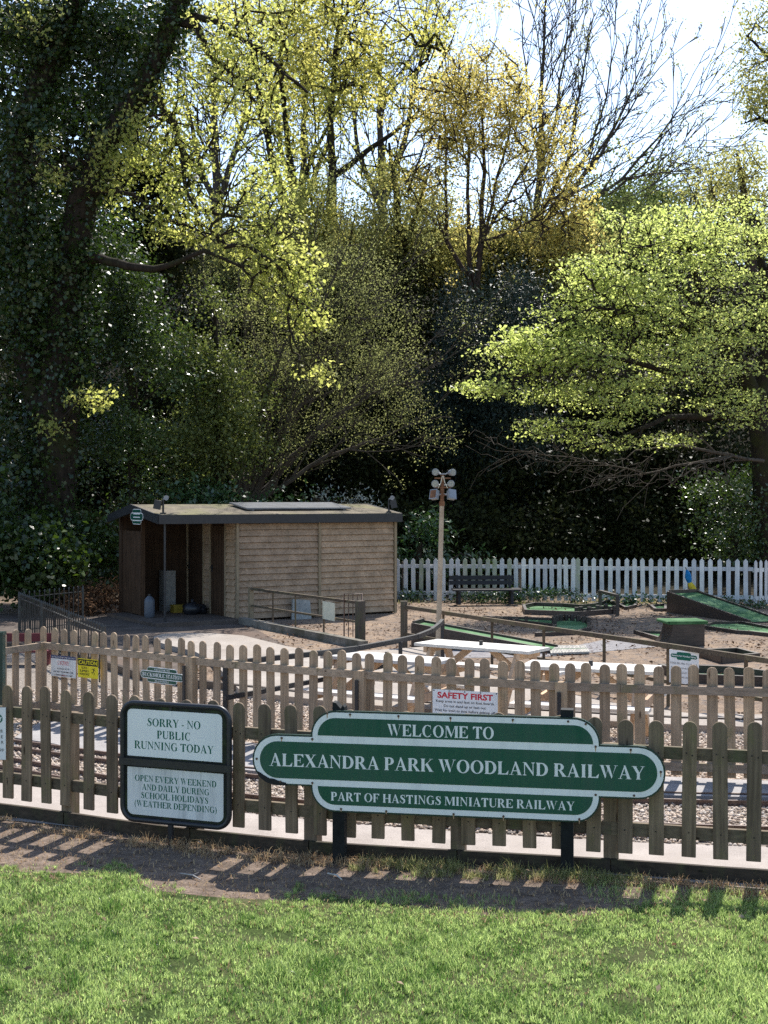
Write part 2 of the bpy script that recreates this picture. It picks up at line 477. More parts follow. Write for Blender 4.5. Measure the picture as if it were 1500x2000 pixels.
# ballast bed: from the path to beyond the middle fence
EDGE = [(-60, 1262), (100, 1275), (205, 1305), (270, 1327), (360, 1341), (455, 1352), (640, 1372), (700, 1378), (1000, 1400), (1190, 1411), (1320, 1418), (1490, 1423), (1760, 1428), (2060, 1432)]
edge_line = [G(x, y) for x, y in EDGE]
bal_poly = [tuple((p + Vector((0, -0.10, 0)))[:2]) for p in near_rail] + [tuple(p[:2]) for p in reversed(edge_line)]
flat("ballast_bed", bal_poly, 0.004, M_['ballast_bed'])

# platform strip of asphalt in front of the middle fence
PL_F = [(27.7, 1443), (65, 1449), (104, 1455), (138.6, 1463), (206, 1474), (350, 1492), (490, 1508), (700, 1526), (900, 1540), (1100, 1549), (1312, 1557), (1500, 1561), (1720, 1566), (2060, 1572)]
plat_front = [G(x, y, 0.03) for x, y in PL_F]
plat_back = [fm_at(x) + Vector((0, 0.12, 0)) for x in np.linspace(2060, 100, 34)]
flat("platform", [tuple(p[:2]) for p in plat_front] + [tuple(p[:2]) for p in plat_back], 0.045, M_['asphalt'], 0.06)

# paved square beyond, with a raised curved kerb on its left
PZ = [(300, 1243), (318, 1238), (357, 1236), (420, 1237), (475, 1241), (560, 1262), (640, 1276), (700, 1272), (840, 1262), (860, 1290), (1000, 1330), (1180, 1370), (1340, 1392), (1700, 1400)]
PZ2 = [(1700, 1424), (1490, 1420), (1320, 1415), (1190, 1408), (1000, 1397), (700, 1375), (640, 1369), (470, 1349), (440, 1318), (415, 1290), (380, 1272), (330, 1260), (303, 1252)]
flat("paved_square", gp(PZ + PZ2, 0.09), 0.09, M_['plaza'], 0.11)
# worn yard in front of the shed
flat("yard", gp([(-60, 1200), (240, 1197), (470, 1214), (560, 1262), (420, 1300), (300, 1320), (205, 1304), (100, 1274), (-60, 1260)]), 0.008, M_['yard'])
flat("grey_gravel_strip", gp([(870, 1286), (1060, 1284), (1300, 1262), (1180, 1250), (1060, 1275), (860, 1270)]), 0.006,
     speck("fine_grey_gravel", (0.20, 0.19, 0.20), (0.34, 0.32, 0.31), 9.0, 110.0, 0.95, 0.6, 0.01))

def in_poly(x, y, poly):
    ins = np.zeros(len(x), bool)
    n = len(poly)
    for i in range(n):
        x0, y0 = poly[i]; x1, y1 = poly[(i + 1) % n]
        c = ((y0 > y) != (y1 > y)) & (x < (x1 - x0) * (y - y0) / (y1 - y0 + 1e-12) + x0)
        ins ^= c
    return ins
def vnoise(x, y, s, seed=0):
    r = np.random.default_rng(seed)
    o = np.zeros_like(x)
    for k in range(7):
        a = r.uniform(0, 2 * np.pi); f = s * r.uniform(0.6, 2.2); p = r.uniform(0, 6.28)
        o += np.sin((x * np.cos(a) + y * np.sin(a)) * f + p)
    return o / 7 ** 0.5 / 1.4       # about -1..1

# stones of the ballast
def stones(name, x, y, size, mat, z0=0.0):
    bm = bmesh.new()
    bmesh.ops.create_icosphere(bm, subdivisions=1, radius=1.0)
    bv = np.array([v.co[:] for v in bm.verts]); bf = np.array([[v.index for v in f.verts] for f in bm.faces])
    bm.free()
    n = len(x)
    sh = RNG.uniform(0.72, 1.2, (8, len(bv), 1)) * bv[None]
    k = RNG.integers(0, 8, n)
    q = RNG.normal(size=(n, 4)); q /= np.linalg.norm(q, axis=1)[:, None]
    a, b, c, d = q.T
    Rm = np.stack([1-2*(c*c+d*d), 2*(b*c-a*d), 2*(b*d+a*c), 2*(b*c+a*d), 1-2*(b*b+d*d), 2*(c*d-a*b), 2*(b*d-a*c), 2*(c*d+a*b), 1-2*(b*b+c*c)], -1).reshape(n, 3, 3)
    s_ = size * RNG.uniform(0.6, 1.25, (n, 1, 1)) * RNG.uniform(0.6, 1.15, (n, 1, 3))
    v = np.einsum('nij,nvj->nvi', Rm, sh[k] * s_)
    v += np.stack([x, y, z0 + RNG.uniform(0.0, 0.6, n) * size], -1)[:, None, :]
    f = bf[None] + (np.arange(n) * len(bv))[:, None, None]
    me = np_mesh(name, v.reshape(-1, 3), f.reshape(-1, 3), 3, tint=np.repeat(RNG.uniform(0, 1, n), len(bv)))
    return tag(link(name, me, mat), kind="stuff")
sn = NT("ballast_stone")
at = sn.n("Attribute", None, attribute_name="tint")
stc = sn.ramp(at.outputs["Fac"], [(0.0, (0.22, 0.16, 0.12)), (0.3, (0.42, 0.33, 0.25)), (0.6, (0.54, 0.44, 0.35)), (0.85, (0.62, 0.54, 0.45)), (1.0, (0.34, 0.30, 0.27))])
M_['stone'] = sn.bsdf(stc, 0.9, 0, 0.2)
sx = RNG.uniform(-6, 6.2, 130000); sy = RNG.uniform(8.4, 16, 130000)
keep = in_poly(sx, sy, bal_poly) & ~in_poly(sx, sy, [tuple(p[:2]) for p in plat_front] + [tuple(p[:2]) for p in plat_back])
dens = np.clip(1.25 - (sy - 10) * 0.06, 0.5, 1)
keep &= RNG.uniform(0, 1, 130000) < dens
stones("ballast", sx[keep], sy[keep], 0.0165, M_['stone'], 0.004)

# ------------------------------------------------------------------ grass
def blades(name, x, y, h, wd, tint, mat, lean=0.5, z0=0.003, label=None):
    n = len(x)
    a = RNG.uniform(0, 2 * np.pi, n); l = RNG.uniform(0.1, lean, n)
    dx, dy = np.cos(a), np.sin(a)
    px_, py_ = -dy, dx
    tw = RNG.uniform(0, 2 * np.pi, n)
    sx_, sy_ = np.cos(tw), np.sin(tw)
    v = np.zeros((n, 6, 3))
    for k, (t, ww) in enumerate(((0, 1.0), (0.55, 0.85), (1.0, 0.12))):
        cx_ = x + dx * h * l * t * t; cy_ = y + dy * h * l * t * t
        cz_ = z0 + h * t * np.sqrt(np.maximum(0.1, 1 - (l * t) ** 2 * 0.6))
        v[:, 2*k] = np.stack([cx_ - sx_ * wd * ww / 2, cy_ - sy_ * wd * ww / 2, cz_], -1)
        v[:, 2*k+1] = np.stack([cx_ + sx_ * wd * ww / 2, cy_ + sy_ * wd * ww / 2, cz_], -1)
    f = np.array([[0, 1, 3, 2], [2, 3, 5, 4]])[None] + (np.arange(n) * 6)[:, None, None]
    me = np_mesh(name, v.reshape(-1, 3), f.reshape(-1, 4), 4, tint=np.repeat(tint, 6))
    return tag(link(name, me, mat), kind="stuff")
M_['grass'] = leafmat("grass_blade", (0.06, 0.12, 0.024), (0.47, 0.54, 0.225), 0.5, (1.8, 1.9, 1.6), 0.5, 0.33)
M_['dry'] = leafmat("dry_grass", (0.34, 0.20, 0.11), (0.60, 0.46, 0.27), 0.35)
M_['weed'] = leafmat("weed_blade", (0.16, 0.19, 0.05), (0.48, 0.45, 0.22), 0.45)
n = 470000
gx_ = RNG.uniform(-5.2, 5.2, n); gy_ = RNG.uniform(4.7, 9.2, n)
gpx = gx_ / gy_ * F + CX; gpy = HY + F * CAMZ / gy_
edge = lawn_edge(gpx) + vnoise(gx_, gy_, 9, 3) * 12 + vnoise(gx_, gy_, 30, 4) * 8 + RNG.normal(0, 5, n)
cl = vnoise(gx_, gy_, 3.5, 1) * 0.6 + vnoise(gx_, gy_, 14, 2) * 0.6
bare = ((gpx - 515) / 55) ** 2 + ((gpy - 1828) / 16) ** 2 + vnoise(gx_, gy_, 20, 8) * 0.3 < 1.0
bare |= ((gpx - 430) / 170) ** 2 + ((gpy - 1742) / 24) ** 2 + vnoise(gx_, gy_, 20, 9) * 0.6 < 1.0
bare |= (vnoise(gx_, gy_, 5.5, 51) > 1.05)
keep = (gpy > edge) & (np.abs(gx_) < gy_ * 0.55 + 0.2) & (~bare | (RNG.uniform(0, 1, n) < 0.22)) & (RNG.uniform(0, 1, n) < 0.86 + cl * 0.3)
gx_, gy_, cl, far_ = gx_[keep], gy_[keep], cl[keep], (gpy - edge)[keep]
hh = (0.017 + 0.024 * np.clip(cl + 0.35, 0, 1.4)) * RNG.uniform(0.6, 1.35, len(gx_)) * np.clip(0.55 + far_ / 60, 0.55, 1)
blades("grass", gx_, gy_, hh, 0.0046 * RNG.uniform(0.7, 1.3, len(gx_)), np.clip(0.47 + RNG.normal(0, 0.26, len(gx_)) + vnoise(gx_, gy_, 2.0, 6) * 0.14 - np.clip(vnoise(gx_, gy_, 16, 17), 0, 1) * 0.4, 0, 1), M_['grass'], 0.9)
# taller pale tufts, each a fan of blades from one root
tn = 5600
k = RNG.choice(len(gx_), tn, replace=False)
bn = 20
tx = np.repeat(gx_[k], bn) + RNG.normal(0, .007, tn * bn); ty = np.repeat(gy_[k], bn) + RNG.normal(0, .007, tn * bn)
th = np.repeat(RNG.uniform(.018, .044, tn), bn) * RNG.uniform(.6, 1.15, tn * bn)
blades("grass_tufts", tx, ty, th, 0.0034 * RNG.uniform(.7, 1.2, tn * bn), np.clip(np.repeat(RNG.uniform(.25, .8, tn), bn) + RNG.normal(0, .15, tn * bn), 0, 1), M_['grass'], 0.85)
# straw mixed into the turf
k = RNG.choice(len(gx_), 6000, replace=False)
blades("dead_grass", gx_[k] + 0.01, gy_[k], RNG.uniform(0.02, 0.05, 6000), np.full(6000, 0.004), RNG.uniform(0, 1, 6000), M_['dry'], 1.0)

# dry tufts and weeds along the foot of the near fence
def tufts(name, spots, mat, hrange, spread, per, lean, wd=0.004):
    X, Y, H = [], [], []
    for (p, s_) in spots:
        n_ = int(per * s_)
        X.append(p[0] + RNG.normal(0, spread * s_, n_)); Y.append(p[1] + RNG.normal(0, spread * 0.6 * s_, n_)); H.append(RNG.uniform(*hrange, n_) * (0.6 + 0.5 * s_))
    X, Y, H = map(np.concatenate, (X, Y, H))
    return blades(name, X, Y, H, np.full(len(X), wd), RNG.uniform(0, 1, len(X)), mat, lean)
dry_spots = []
for px in np.arange(-420, 2000, 9):
    b = ff_at(px)
    if px < 760: s_ = random.choice((0.0, 0.1, 0.25, 0.3, 0.5, 0.6, 0.9))
    elif px < 1180: s_ = random.uniform(0.0, 0.6)
    else: s_ = random.uniform(0.2, 0.8)
    dry_spots.append(((b.x + random.uniform(-.03, .03), b.y - random.uniform(0.06, 0.28)), s_))
for px in (545, 590, 660, 700, 730, 330, 400):
    b = ff_at(px); dry_spots.append(((b.x, b.y - 0.16), 1.5))
tufts("straw", dry_spots, M_['dry'], (0.015, 0.065), 0.055, 70, 1.5)
wspots = []
for px in np.arange(690, 1240, 11):
    b = ff_at(px); wspots.append(((b.x, b.y - random.uniform(0.08, 0.32)), random.choice((0.2, 0.35, 0.5, 0.6, 1.0))))
for px in (800, 805, 880, 990, 1075, 1130):
    b = ff_at(px); wspots.append(((b.x, b.y - 0.17), 1.5))
for px in np.arange(1240, 2000, 16):
    b = ff_at(px); wspots.append(((b.x, b.y - random.uniform(0.2, 0.5)), random.uniform(0.2, 0.6)))
tufts("weeds", wspots, M_['weed'], (0.02, 0.085), 0.04, 75, 1.25)
# short scattered green under the shadow of the sign
n = 5000
qx = RNG.uniform(-0.2, 2.6, n); qy = RNG.uniform(7.1, 8.1, n)
k = vnoise(qx, qy, 7, 12) > 0.1
blades("sparse_grass", qx[k], qy[k], RNG.uniform(0.015, 0.045, k.sum()), np.full(k.sum(), 0.005), RNG.uniform(0.2, 0.8, k.sum()), M_['grass'], 0.9)
# needle litter and twigs on the bare soil
n = 9000
qx = RNG.uniform(-3.4, 3.2, n); qy = RNG.uniform(7.0, 9.4, n)
qpx = qx / qy * F + CX; qpy = HY + F * CAMZ / qy
fb = np.array([HY + F * CAMZ / ff_at(p).y for p in qpx])
k = (qpy > fb + 4) & (qpy < lawn_edge(qpx) + 30)
blades("leaf_litter", qx[k], qy[k], RNG.uniform(0.01, 0.04, k.sum()), RNG.uniform(0.003, 0.008, k.sum()), RNG.uniform(0, 1, k.sum()), M_['dry'], 1.6, 0.004)
for (a, b, r_) in (((338, 1638), (395, 1650), 0.008), ((640, 1712), (668, 1722), 0.006), ((352, 1712), (392, 1722), 0.005)):
    m = MB(); p, q = G(*a), G(*b)
    mid = (p + q) / 2 + Vector((0.01, 0.02, 0.02))
    m.tube([p + Vector((0, 0, .02)), mid, q + Vector((0, 0, .012))], [r_, r_, r_ * .6], 6)
    m.tube([mid, mid + (q - p) * 0.25 + Vector((0, 0.05, 0.01))], [r_ * .6, r_ * .3], 5)
    tag(m.build("fallen_twig", M_['slat_grey']), {338: "pale fallen twig at the foot of the notice sign", 640: "short dark twig fallen on the bare soil below the welcome sign", 352: "thin twig lying on bare soil at the lawn edge"}[a[0]], "twig", "fallen twigs")
# ------------------------------------------------------------------ lettering
CH = 676.0
def serif_glyphs():
    S, T = 168, 54
    H = 676
    g = {}
    def rect(x0, y0, x1, y1): return [(x0, y0), (x1, y0), (x1, y1), (x0, y1)]
    def sb(x0, x1, e=42, t=20): return [(x0-e, 0), (x1+e, 0), (x1+e, t), (x1, t+34), (x0, t+34), (x0-e, t)]
    def st_(x0, x1, e=42, t=20): return [(x, H - y) for x, y in reversed(sb(x0, x1, e, t))]
    def stem(x, w_=S, top=True, bot=True):
        o = [rect(x, 10 if bot else 0, x + w_, H - 10 if top else H)]
        if bot: o.append(sb(x, x + w_))
        if top: o.append(st_(x, x + w_))
        return o
    def arc(cx, cy, rx, ry, a0, a1, s=S, t=T, n=22):
        out, inn = [], []
        for k in range(n + 1):
            a = R(a0 + (a1 - a0) * k / n)
            out.append((cx + rx * math.cos(a), cy + ry * math.sin(a)))
            inn.append((cx + (rx - s) * math.cos(a), cy + (ry - t) * math.sin(a)))
        qs = [[out[k], out[k+1], inn[k+1], inn[k]] for k in range(n)]
        return qs
    def stroke(pts, ws):
        L, Rr = [], []
        for i, (x, y) in enumerate(pts):
            a = pts[max(i-1, 0)]; b = pts[min(i+1, len(pts)-1)]
            dx, dy = b[0]-a[0], b[1]-a[1]; l = math.hypot(dx, dy) or 1
            nx_, ny_ = -dy/l, dx/l
            L.append((x+nx_*ws[i]/2, y+ny_*ws[i]/2)); Rr.append((x-nx_*ws[i]/2, y-ny_*ws[i]/2))
        return [[L[i], Rr[i], Rr[i+1], L[i+1]] for i in range(len(pts)-1)]
    g[' '] = (250, [])
    g['-'] = (333, [rect(45, 175, 288, 255)])
    g['A'] = (722, [[(300, 690), (392, 690), (668, 14), (492, 14)], [(318, 640), (352, 560), (142, 14), (90, 14)], rect(190, 195, 560, 232), [(5,0),(232,0),(232,20),(5,20)], [(420,0),(715,0),(715,20),(420,20)]])
    g['B'] = (667, stem(80) + [rect(150, H-T, 360, H), rect(150, 330, 370, 366), rect(150, 0, 370, T)] + arc(350, 506, 215, 170, -90, 90) + arc(365, 183, 255, 183, -90, 90))
    g['C'] = (722, arc(385, 338, 345, 352, 52, 308, 160, 40) + [[(560, 690), (580, 690), (612, 455), (588, 455)], [(590, 640), (606, 640), (612, 455), (570, 520)], [(575, 150), (600, 105), (640, 150), (618, 175)]])
    g['D'] = (722, stem(80) + [rect(150, H-T, 340, H), rect(150, 0, 340, T)] + arc(325, 338, 360, 338, -90, 90))
    g['E'] = (667, stem(80) + [rect(150, H-T, 600, H), rect(150, 0, 625, T), rect(200, 322, 440, 358), [(610, H), (560, H), (585, 500), (610, 500)], [(560, H-20), (470, H-T), (596, 505)], [(640, 190), (600, 0), (560, 20), (615, 190)], [(625, 185), (600, 20), (480, T)], [(440, 470), (418, 470), (400, 340), (418, 210), (440, 210)]])
    g['F'] = (611, stem(80) + [rect(150, H-T, 560, H), rect(200, 322, 430, 358), [(570, H), (520, H), (558, 500), (580, 500)], [(520, H-20), (430, H-T), (566, 505)], [(430, 470), (408, 470), (390, 340), (408, 210), (430, 210)]])
    g['G'] = (778, arc(395, 338, 355, 352, 52, 322, 160, 40) + [rect(530, 40, 680, 330), [(470, 340), (740, 340), (740, 320), (470, 320)], [(575, 690), (595, 690), (625, 465), (600, 465)], [(605, 640), (618, 640), (625, 465), (585, 520)]])
    g['H'] = (778, stem(85) + stem(545) + [rect(200, 318, 580, 362)])
    g['I'] = (389, stem(120))
    g['K'] = (778, stem(85) + [[(200, 250), (235, 300), (590, 645), (640, 645)], [(300, 375), (405, 480), (720, 14), (535, 14)], [(500,0),(770,0),(770,20),(500,20)], [(510,H),(730,H),(730,H-20),(510,H-20)]])
    g['L'] = (667, stem(80) + [rect(150, 0, 610, T), [(640, 215), (600, 0), (550, 20), (612, 215)], [(622, 210), (600, 20), (470, T)]])
    g['M'] = (944, stem(720) + [rect(105, 14, 150, H-10), sb(105, 150, 75), [(90, H), (270, H), (520, 120), (455, 10)], [(440, 60), (470, 20), (745, H), (705, H)], [(25,H),(270,H),(270,H-20),(25,H-20)]])
    g['N'] = (722, [rect(105, 14, 150, H-10), sb(105, 150, 78), [(60, H), (215, H), (612, 120), (612, -12)], rect(572, 0, 615, H-10), st_(572, 615, 78), [(20,H),(215,H),(215,H-20),(20,H-20)]])
    g['O'] = (778, arc(389, 338, 355, 352, 0, 360, 160, 38, 36))
    g['P'] = (611, stem(80) + [rect(150, H-T, 340, H), rect(150, 290, 340, 326)] + arc(335, 483, 235, 193, -90, 90))
    g['R'] = (722, stem(80) + [rect(150, H-T, 360, H), rect(150, 316, 360, 352)] + arc(350, 496, 225, 180, -90, 90) + [[(290, 335), (420, 345), (700, 14), (510, 14)], [(480,0),(725,0),(725,20),(480,20)]])
    sp = [(455, 540), (400, 625), (280, 655), (165, 610), (140, 520), (200, 425), (330, 345), (425, 265), (445, 170), (390, 65), (275, 22), (150, 55), (85, 175)]
    g['S'] = (556, stroke(sp, [30, 38, 52, 95, 140, 150, 160, 155, 135, 95, 52, 38, 34]) + [[(470, 690), (450, 690), (435, 500), (462, 460), (485, 460)], [(40, -12), (60, -12), (100, 190), (70, 225), (45, 225)]])
    g['T'] = (667, stem(260, top=False) + [rect(45, H-T, 625, H), [(35, H), (90, H), (62, 500), (35, 500)], [(632, H), (577, H), (605, 500), (632, 500)], [(80, H-20), (190, H-T), (48, 505)], [(585, H-20), (475, H-T), (618, 505)]])
    g['U'] = (722, [rect(85, 200, 235, H-10), st_(85, 235), rect(580, 200, 622, H-10), st_(580, 622, 75)] + arc(353, 205, 268, 217, 180, 270, 150, 60) + arc(353, 205, 268, 217, 270, 360, 42, 60))
    g['V'] = (722, [[(60, H-14), (235, H-14), (420, 110), (355, -14)], [(355, -14), (395, 110), (625, H-14), (572, H-14)], [(10,H),(290,H),(290,H-20),(10,H-20)], [(480,H),(712,H),(712,H-20),(480,H-20)]])
    g['W'] = (1000, [[(50, H-14), (215, H-14), (365, 120), (310, -14)], [(310, -14), (345, 110), (520, 600), (490, 640)], [(360, H-14), (525, H-14), (710, 120), (655, -14)], [(655, -14), (690, 110), (905, H-14), (862, H-14)], [(5,H),(270,H),(270,H-20),(5,H-20)], [(310,H),(570,H),(570,H-20),(310,H-20)], [(780,H),(990,H),(990,H-20),(780,H-20)]])
    g['X'] = (722, [[(60, H-14), (245, H-14), (665, 14), (480, 14)], [(95, 14), (150, 14), (600, H-14), (545, H-14)], [(10,H),(305,H),(305,H-20),(10,H-20)], [(450,H),(690,H),(690,H-20),(450,H-20)], [(20,0),(255,0),(255,20),(20,20)], [(415,0),(712,0),(712,20),(415,20)]])
    g['Y'] = (722, stem(290, top=False) and [rect(290, 10, 440, 330), sb(290, 440), [(60, H-14), (240, H-14), (445, 310), (290, 300)], [(395, 300), (440, 300), (640, H-14), (590, H-14)], [(10,H),(300,H),(300,H-20),(10,H-20)], [(480,H),(715,H),(715,H-20),(480,H-20)]])
    g['('] = (333, stroke([(290, 690), (180, 560), (125, 360), (125, 170), (180, -30), (290, -165)], [20, 70, 105, 105, 70, 20]))
    g[')'] = (333, [[(333 - x, y) for x, y in reversed(q)] for q in g['('][1]])
    g['2'] = (500, stroke([(50, 500), (110, 610), (230, 640), (330, 580), (340, 470), (260, 320), (80, 70)], [40, 70, 90, 120, 140, 110, 60]) + [rect(40, 0, 450, 105)])
    return g
SG = serif_glyphs()
def serif(mb, text, M, x0, x1, base, cap, z, track=0.0):
    adv, tot = [], 0
    for c in text:
        adv.append(tot); tot += SG[c][0] + track
    kx = (x1 - x0) / tot; ky = cap / CH
    q = 0
    for c, a in zip(text, adv):
        for i, p in enumerate(SG[c][1]):
            q += 1
            d = z + (i % 9) * 0.00006
            pts = [(x0 + (a + x) * kx, base + y * ky) for x, y in p]
            ar = sum(pts[j][0] * pts[(j+1) % len(pts)][1] - pts[(j+1) % len(pts)][0] * pts[j][1] for j in range(len(pts)))
            if ar < 0: pts.reverse()
            mb.sheet(pts, M, d)
_sans = {}
def sans(mb, text, M, x0, x1, base, cap, z, bold=0.0, fit=True):
    key = (text, bold)
    if key not in _sans:
        cu = bpy.data.curves.new("lettering_source", 'FONT')
        cu.body = text; cu.offset = bold; cu.resolution_u = 3
        ob = bpy.data.objects.new("lettering_source", cu)
        COL.objects.link(ob)
        bpy.context.view_layer.update()
        me = bpy.data.meshes.new_from_object(ob.evaluated_get(bpy.context.evaluated_depsgraph_get()))
        vs = [(v.co.x, v.co.y) for v in me.vertices]; fs = [tuple(p.vertices) for p in me.polygons]
        bpy.data.objects.remove(ob); bpy.data.meshes.remove(me); bpy.data.curves.remove(cu)
        _sans[key] = (vs, fs)
    vs, fs = _sans[key]
    mx0, mx1 = min(v[0] for v in vs), max(v[0] for v in vs)
    ky = cap / 0.73
    kx = (x1 - x0) / (mx1 - mx0) if fit else ky
    mb.add([M @ Vector((x0 + (x - mx0) * kx, base + y * ky, z)) for x, y in vs], fs)

# ------------------------------------------------------------------ near picket fence
def picket_outline(wd, h, kind):
    if kind == 'round':
        r = wd / 2
        return [(-r, 0), (r, 0)] + [(r * math.cos(R(a)), h - r + r * math.sin(R(a))) for a in range(0, 181, 12)]
    return [(-wd/2, 0), (wd/2, 0), (wd/2, h - wd * 0.55), (0, h), (-wd/2, h - wd * 0.55)]
def picket_mesh(wd, h, th, kind, name="picket", nails=()):
    m = MB()
    m.prism(picket_outline(wd, h, kind), Matrix(((1,0,0,0),(0,0,-1,0),(0,1,0,0),(0,0,0,1))), -th / 2, th / 2)
    me = bpy.data.meshes.new(name)
    me.from_pydata([tuple(v) for v in m.v], [], m.f)
    bm = bmesh.new(); bm.from_mesh(me)
    bmesh.ops.recalc_face_normals(bm, faces=bm.faces)
    bmesh.ops.bevel(bm, geom=[e for e in bm.edges if e.calc_length() > 0.03 or True], offset=0.003, segments=1, affect='EDGES')
    for (x, z) in nails:
        c = bmesh.ops.create_cube(bm, size=1.0, matrix=Matrix.Translation((x + random.uniform(-.004, .004), -th / 2 - .0005, z + random.uniform(-.006, .006))) @ Matrix.Diagonal((.008, .003, .008, 1)))
        for f in {f for v in c['verts'] for f in v.link_faces}: f.material_index = 1
    bm.to_mesh(me); bm.free()
    return me
def put(me, name, mat, parent, p, rz=0.0, rx=0.0, ry=0.0, s=(1, 1, 1)):
    if len(me.materials) == 0: me.materials.append(mat)
    o = bpy.data.objects.new(name, me)
    COL.objects.link(o)
    o.parent = parent
    o.location = Vector(p) - ORG[parent.name]
    o.rotation_euler = (rx, ry, rz)
    o.scale = s
    ORG[o.name] = Vector(p)
    return o
def path_dir(fn, px):
    t = fn(px + 6) - fn(px - 6)
    return math.atan2(t.y, t.x)

ff = thing("picket_fence", "weathered olive brown round topped picket fence nearest the lawn, behind the big green sign", "fence", tuple(ff_at(750)))
FFV = [picket_mesh(0.092 + dw, 0.86 + dz, 0.02, 'round', nails=((-.02, .655), (.018, .645), (.0, .152))) for dz, dw in ((0, 0), (0.008, -.003), (-0.008, .002), (0.003, .001), (-.004, -.004))]
for q in FFV: q.materials.append(M_['fence_front']); q.materials.append(M_['ink'])
for i, px in enumerate([-430, -390, -350, -311, -273, -235, -197, -159, -122, -84, -50, -17] + FF_PX):
    p = ff_at(px); a = path_dir(ff_at, px)
    n = Vector((math.sin(a), -math.cos(a), 0))
    put(FFV[random.randrange(5)], "picket", M_['fence_front'], ff, p + Vector((0, 0, 0.14 + random.uniform(-.004, .004))), a + random.uniform(-.02, .02), random.uniform(-.014, .014), random.uniform(-.013, .013))
FPOST = [-150, 126, 380, 604, 890, 1193, 1440 + 95, 1700]
FPOST = [-440, -150, 126, 372, 604, 893, 1193, 1580, 2030]
for px in FPOST:
    p = ff_at(px); a = path_dir(ff_at, px); n = Vector((math.sin(a), -math.cos(a), 0))
    M = Matrix.Rotation(a, 3, 'Z')
    m = MB(); m.box(p - n * 0.066 + Vector((0, 0, 0.41)), (0.095, 0.09, 0.82), M)
    m.build("post", M_['fence_front'], ff)
def rail_along(fn, pxs, z, off, wd, ht, mat, parent, name):
    m = MB()
    for x0, x1 in zip(pxs[:-1], pxs[1:]):
        a = path_dir(fn, (x0 + x1) / 2); n = Vector((math.sin(a), -math.cos(a), 0))
        t = Vector((math.cos(a), math.sin(a), 0))
        m.beam(fn(x0) + n * off + Vector((0, 0, z)), fn(x1) + n * off + Vector((0, 0, z)), wd, ht)
    return m.build(name, mat, parent)
for (a, b) in zip(FPOST[:-1], FPOST[1:]):
    seg = list(np.linspace(a, b, 5))
    rail_along(ff_at, seg, 0.788, -0.036, 0.036, 0.078, M_['fence_front_x'], ff, "rail")
    rail_along(ff_at, seg, 0.288, -0.036, 0.036, 0.082, M_['fence_front_x'], ff, "rail")
    rail_along(ff_at, [a + 1.0] + seg[1:-1] + [b - 1.0], 0.047, -0.004, 0.030, 0.098, M_['dark_board'], ff, "gravel_board")

# ------------------------------------------------------------------ middle picket fence
FM_PX = [84.8, 107.5, 125.9, 144, 164, 183.5, 204, 224, 245.3, 265.9, 287, 308.8, 330.7, 352.8, 375.2, 396.8, 422.7, 448.9, 475.5, 502, 529, 556, 583, 611, 639, 668, 696.6, 723.8, 755.4, 787.3, 819.3, 851.7, 883, 915.5, 947.7, 981.4, 1014.8, 1048, 1082, 1113, 1146.6, 1181.3, 1216.3, 1251.2, 1286.5, 1321, 1355, 1391.8, 1427, 1463.3, 1497.5, 1533, 1569, 1605, 1641, 1678, 1715, 1752, 1789, 1826, 1863, 1900]
fm = thing("picket_fence", "sun bleached tan picket fence between the railway track and the picnic tables", "fence", tuple(fm_at(750)))
FMV = [picket_mesh(0.088, 0.915 + dz, 0.02, 'round') for dz in (0, 0.008, -0.006)]
corner = fm_at(84.8)
leftdir = (Vector(((27.5 - CX) / F * (F * 1.4 / (1231.7 - HY)), F * 1.4 / (1231.7 - HY), 0)) - corner).normalized()
lpts = [corner + leftdir * s_ for s_ in (0.235, 0.42, 0.60, 0.78)]
for i, px in enumerate(FM_PX):
    p = fm_at(px); a = path_dir(fm_at, max(px, 92))
    put(FMV[i % 3], "picket", M_['fence_mid'], fm, p + Vector((0, 0, 0.085 + random.uniform(-.006, .006))), a + random.uniform(-.02, .02), random.uniform(-.014, .014), random.uniform(-.014, .014))
la = math.atan2(-leftdir.y, -leftdir.x)
for i, p in enumerate(lpts):
    put(FMV[i % 3], "picket", M_['fence_mid'], fm, p + Vector((0, 0, 0.085)), la)
MPOST = [88, 382, 709, 1098, 1545, 1915]
for px in MPOST:
    p = fm_at(px); a = path_dir(fm_at, max(px, 92)); n = Vector((math.sin(a), -math.cos(a), 0))
    m = MB(); m.box(p + n * 0.055 + Vector((0, 0, 0.42)), (0.10, 0.07, 0.846), Matrix.Rotation(a, 3, 'Z'))
    m.build("post", M_['fence_mid'], fm)
    if px not in (88, 1545, 1915):
        m = MB(); q = p + n * 0.098 + Vector((-0.015 if px != 382 else -0.045, 0, 0.48))
        m.box(q, (0.032, 0.014, 0.56), Matrix.Rotation(a, 3, 'Z'))
        m.build("steel_strap", M_['black'], fm)
for (a, b) in zip(MPOST[:-1], MPOST[1:]):
    a2, b2 = a + 4.5, b - 4.5
    rail_along(fm_at, list(np.linspace(a2, b2, 5)), 0.803, 0.031, 0.04, 0.07, M_['fence_mid_x'], fm, "rail")
    rail_along(fm_at, list(np.linspace(a2, b2, 5)), 0.165, 0.031, 0.04, 0.07, M_['fence_mid_x'], fm, "rail")
ln = Vector((leftdir.y, -leftdir.x, 0));  ln = ln if ln.y < 0 else -ln
for z in (0.803, 0.165):
    m = MB(); m.beam(corner + leftdir * 0.06 + ln * 0.031 + Vector((0, 0, z)), corner + leftdir * 0.9 + ln * 0.031 + Vector((0, 0, z)), 0.04, 0.07)
    m.build("rail", M_['fence_mid_x'], fm)

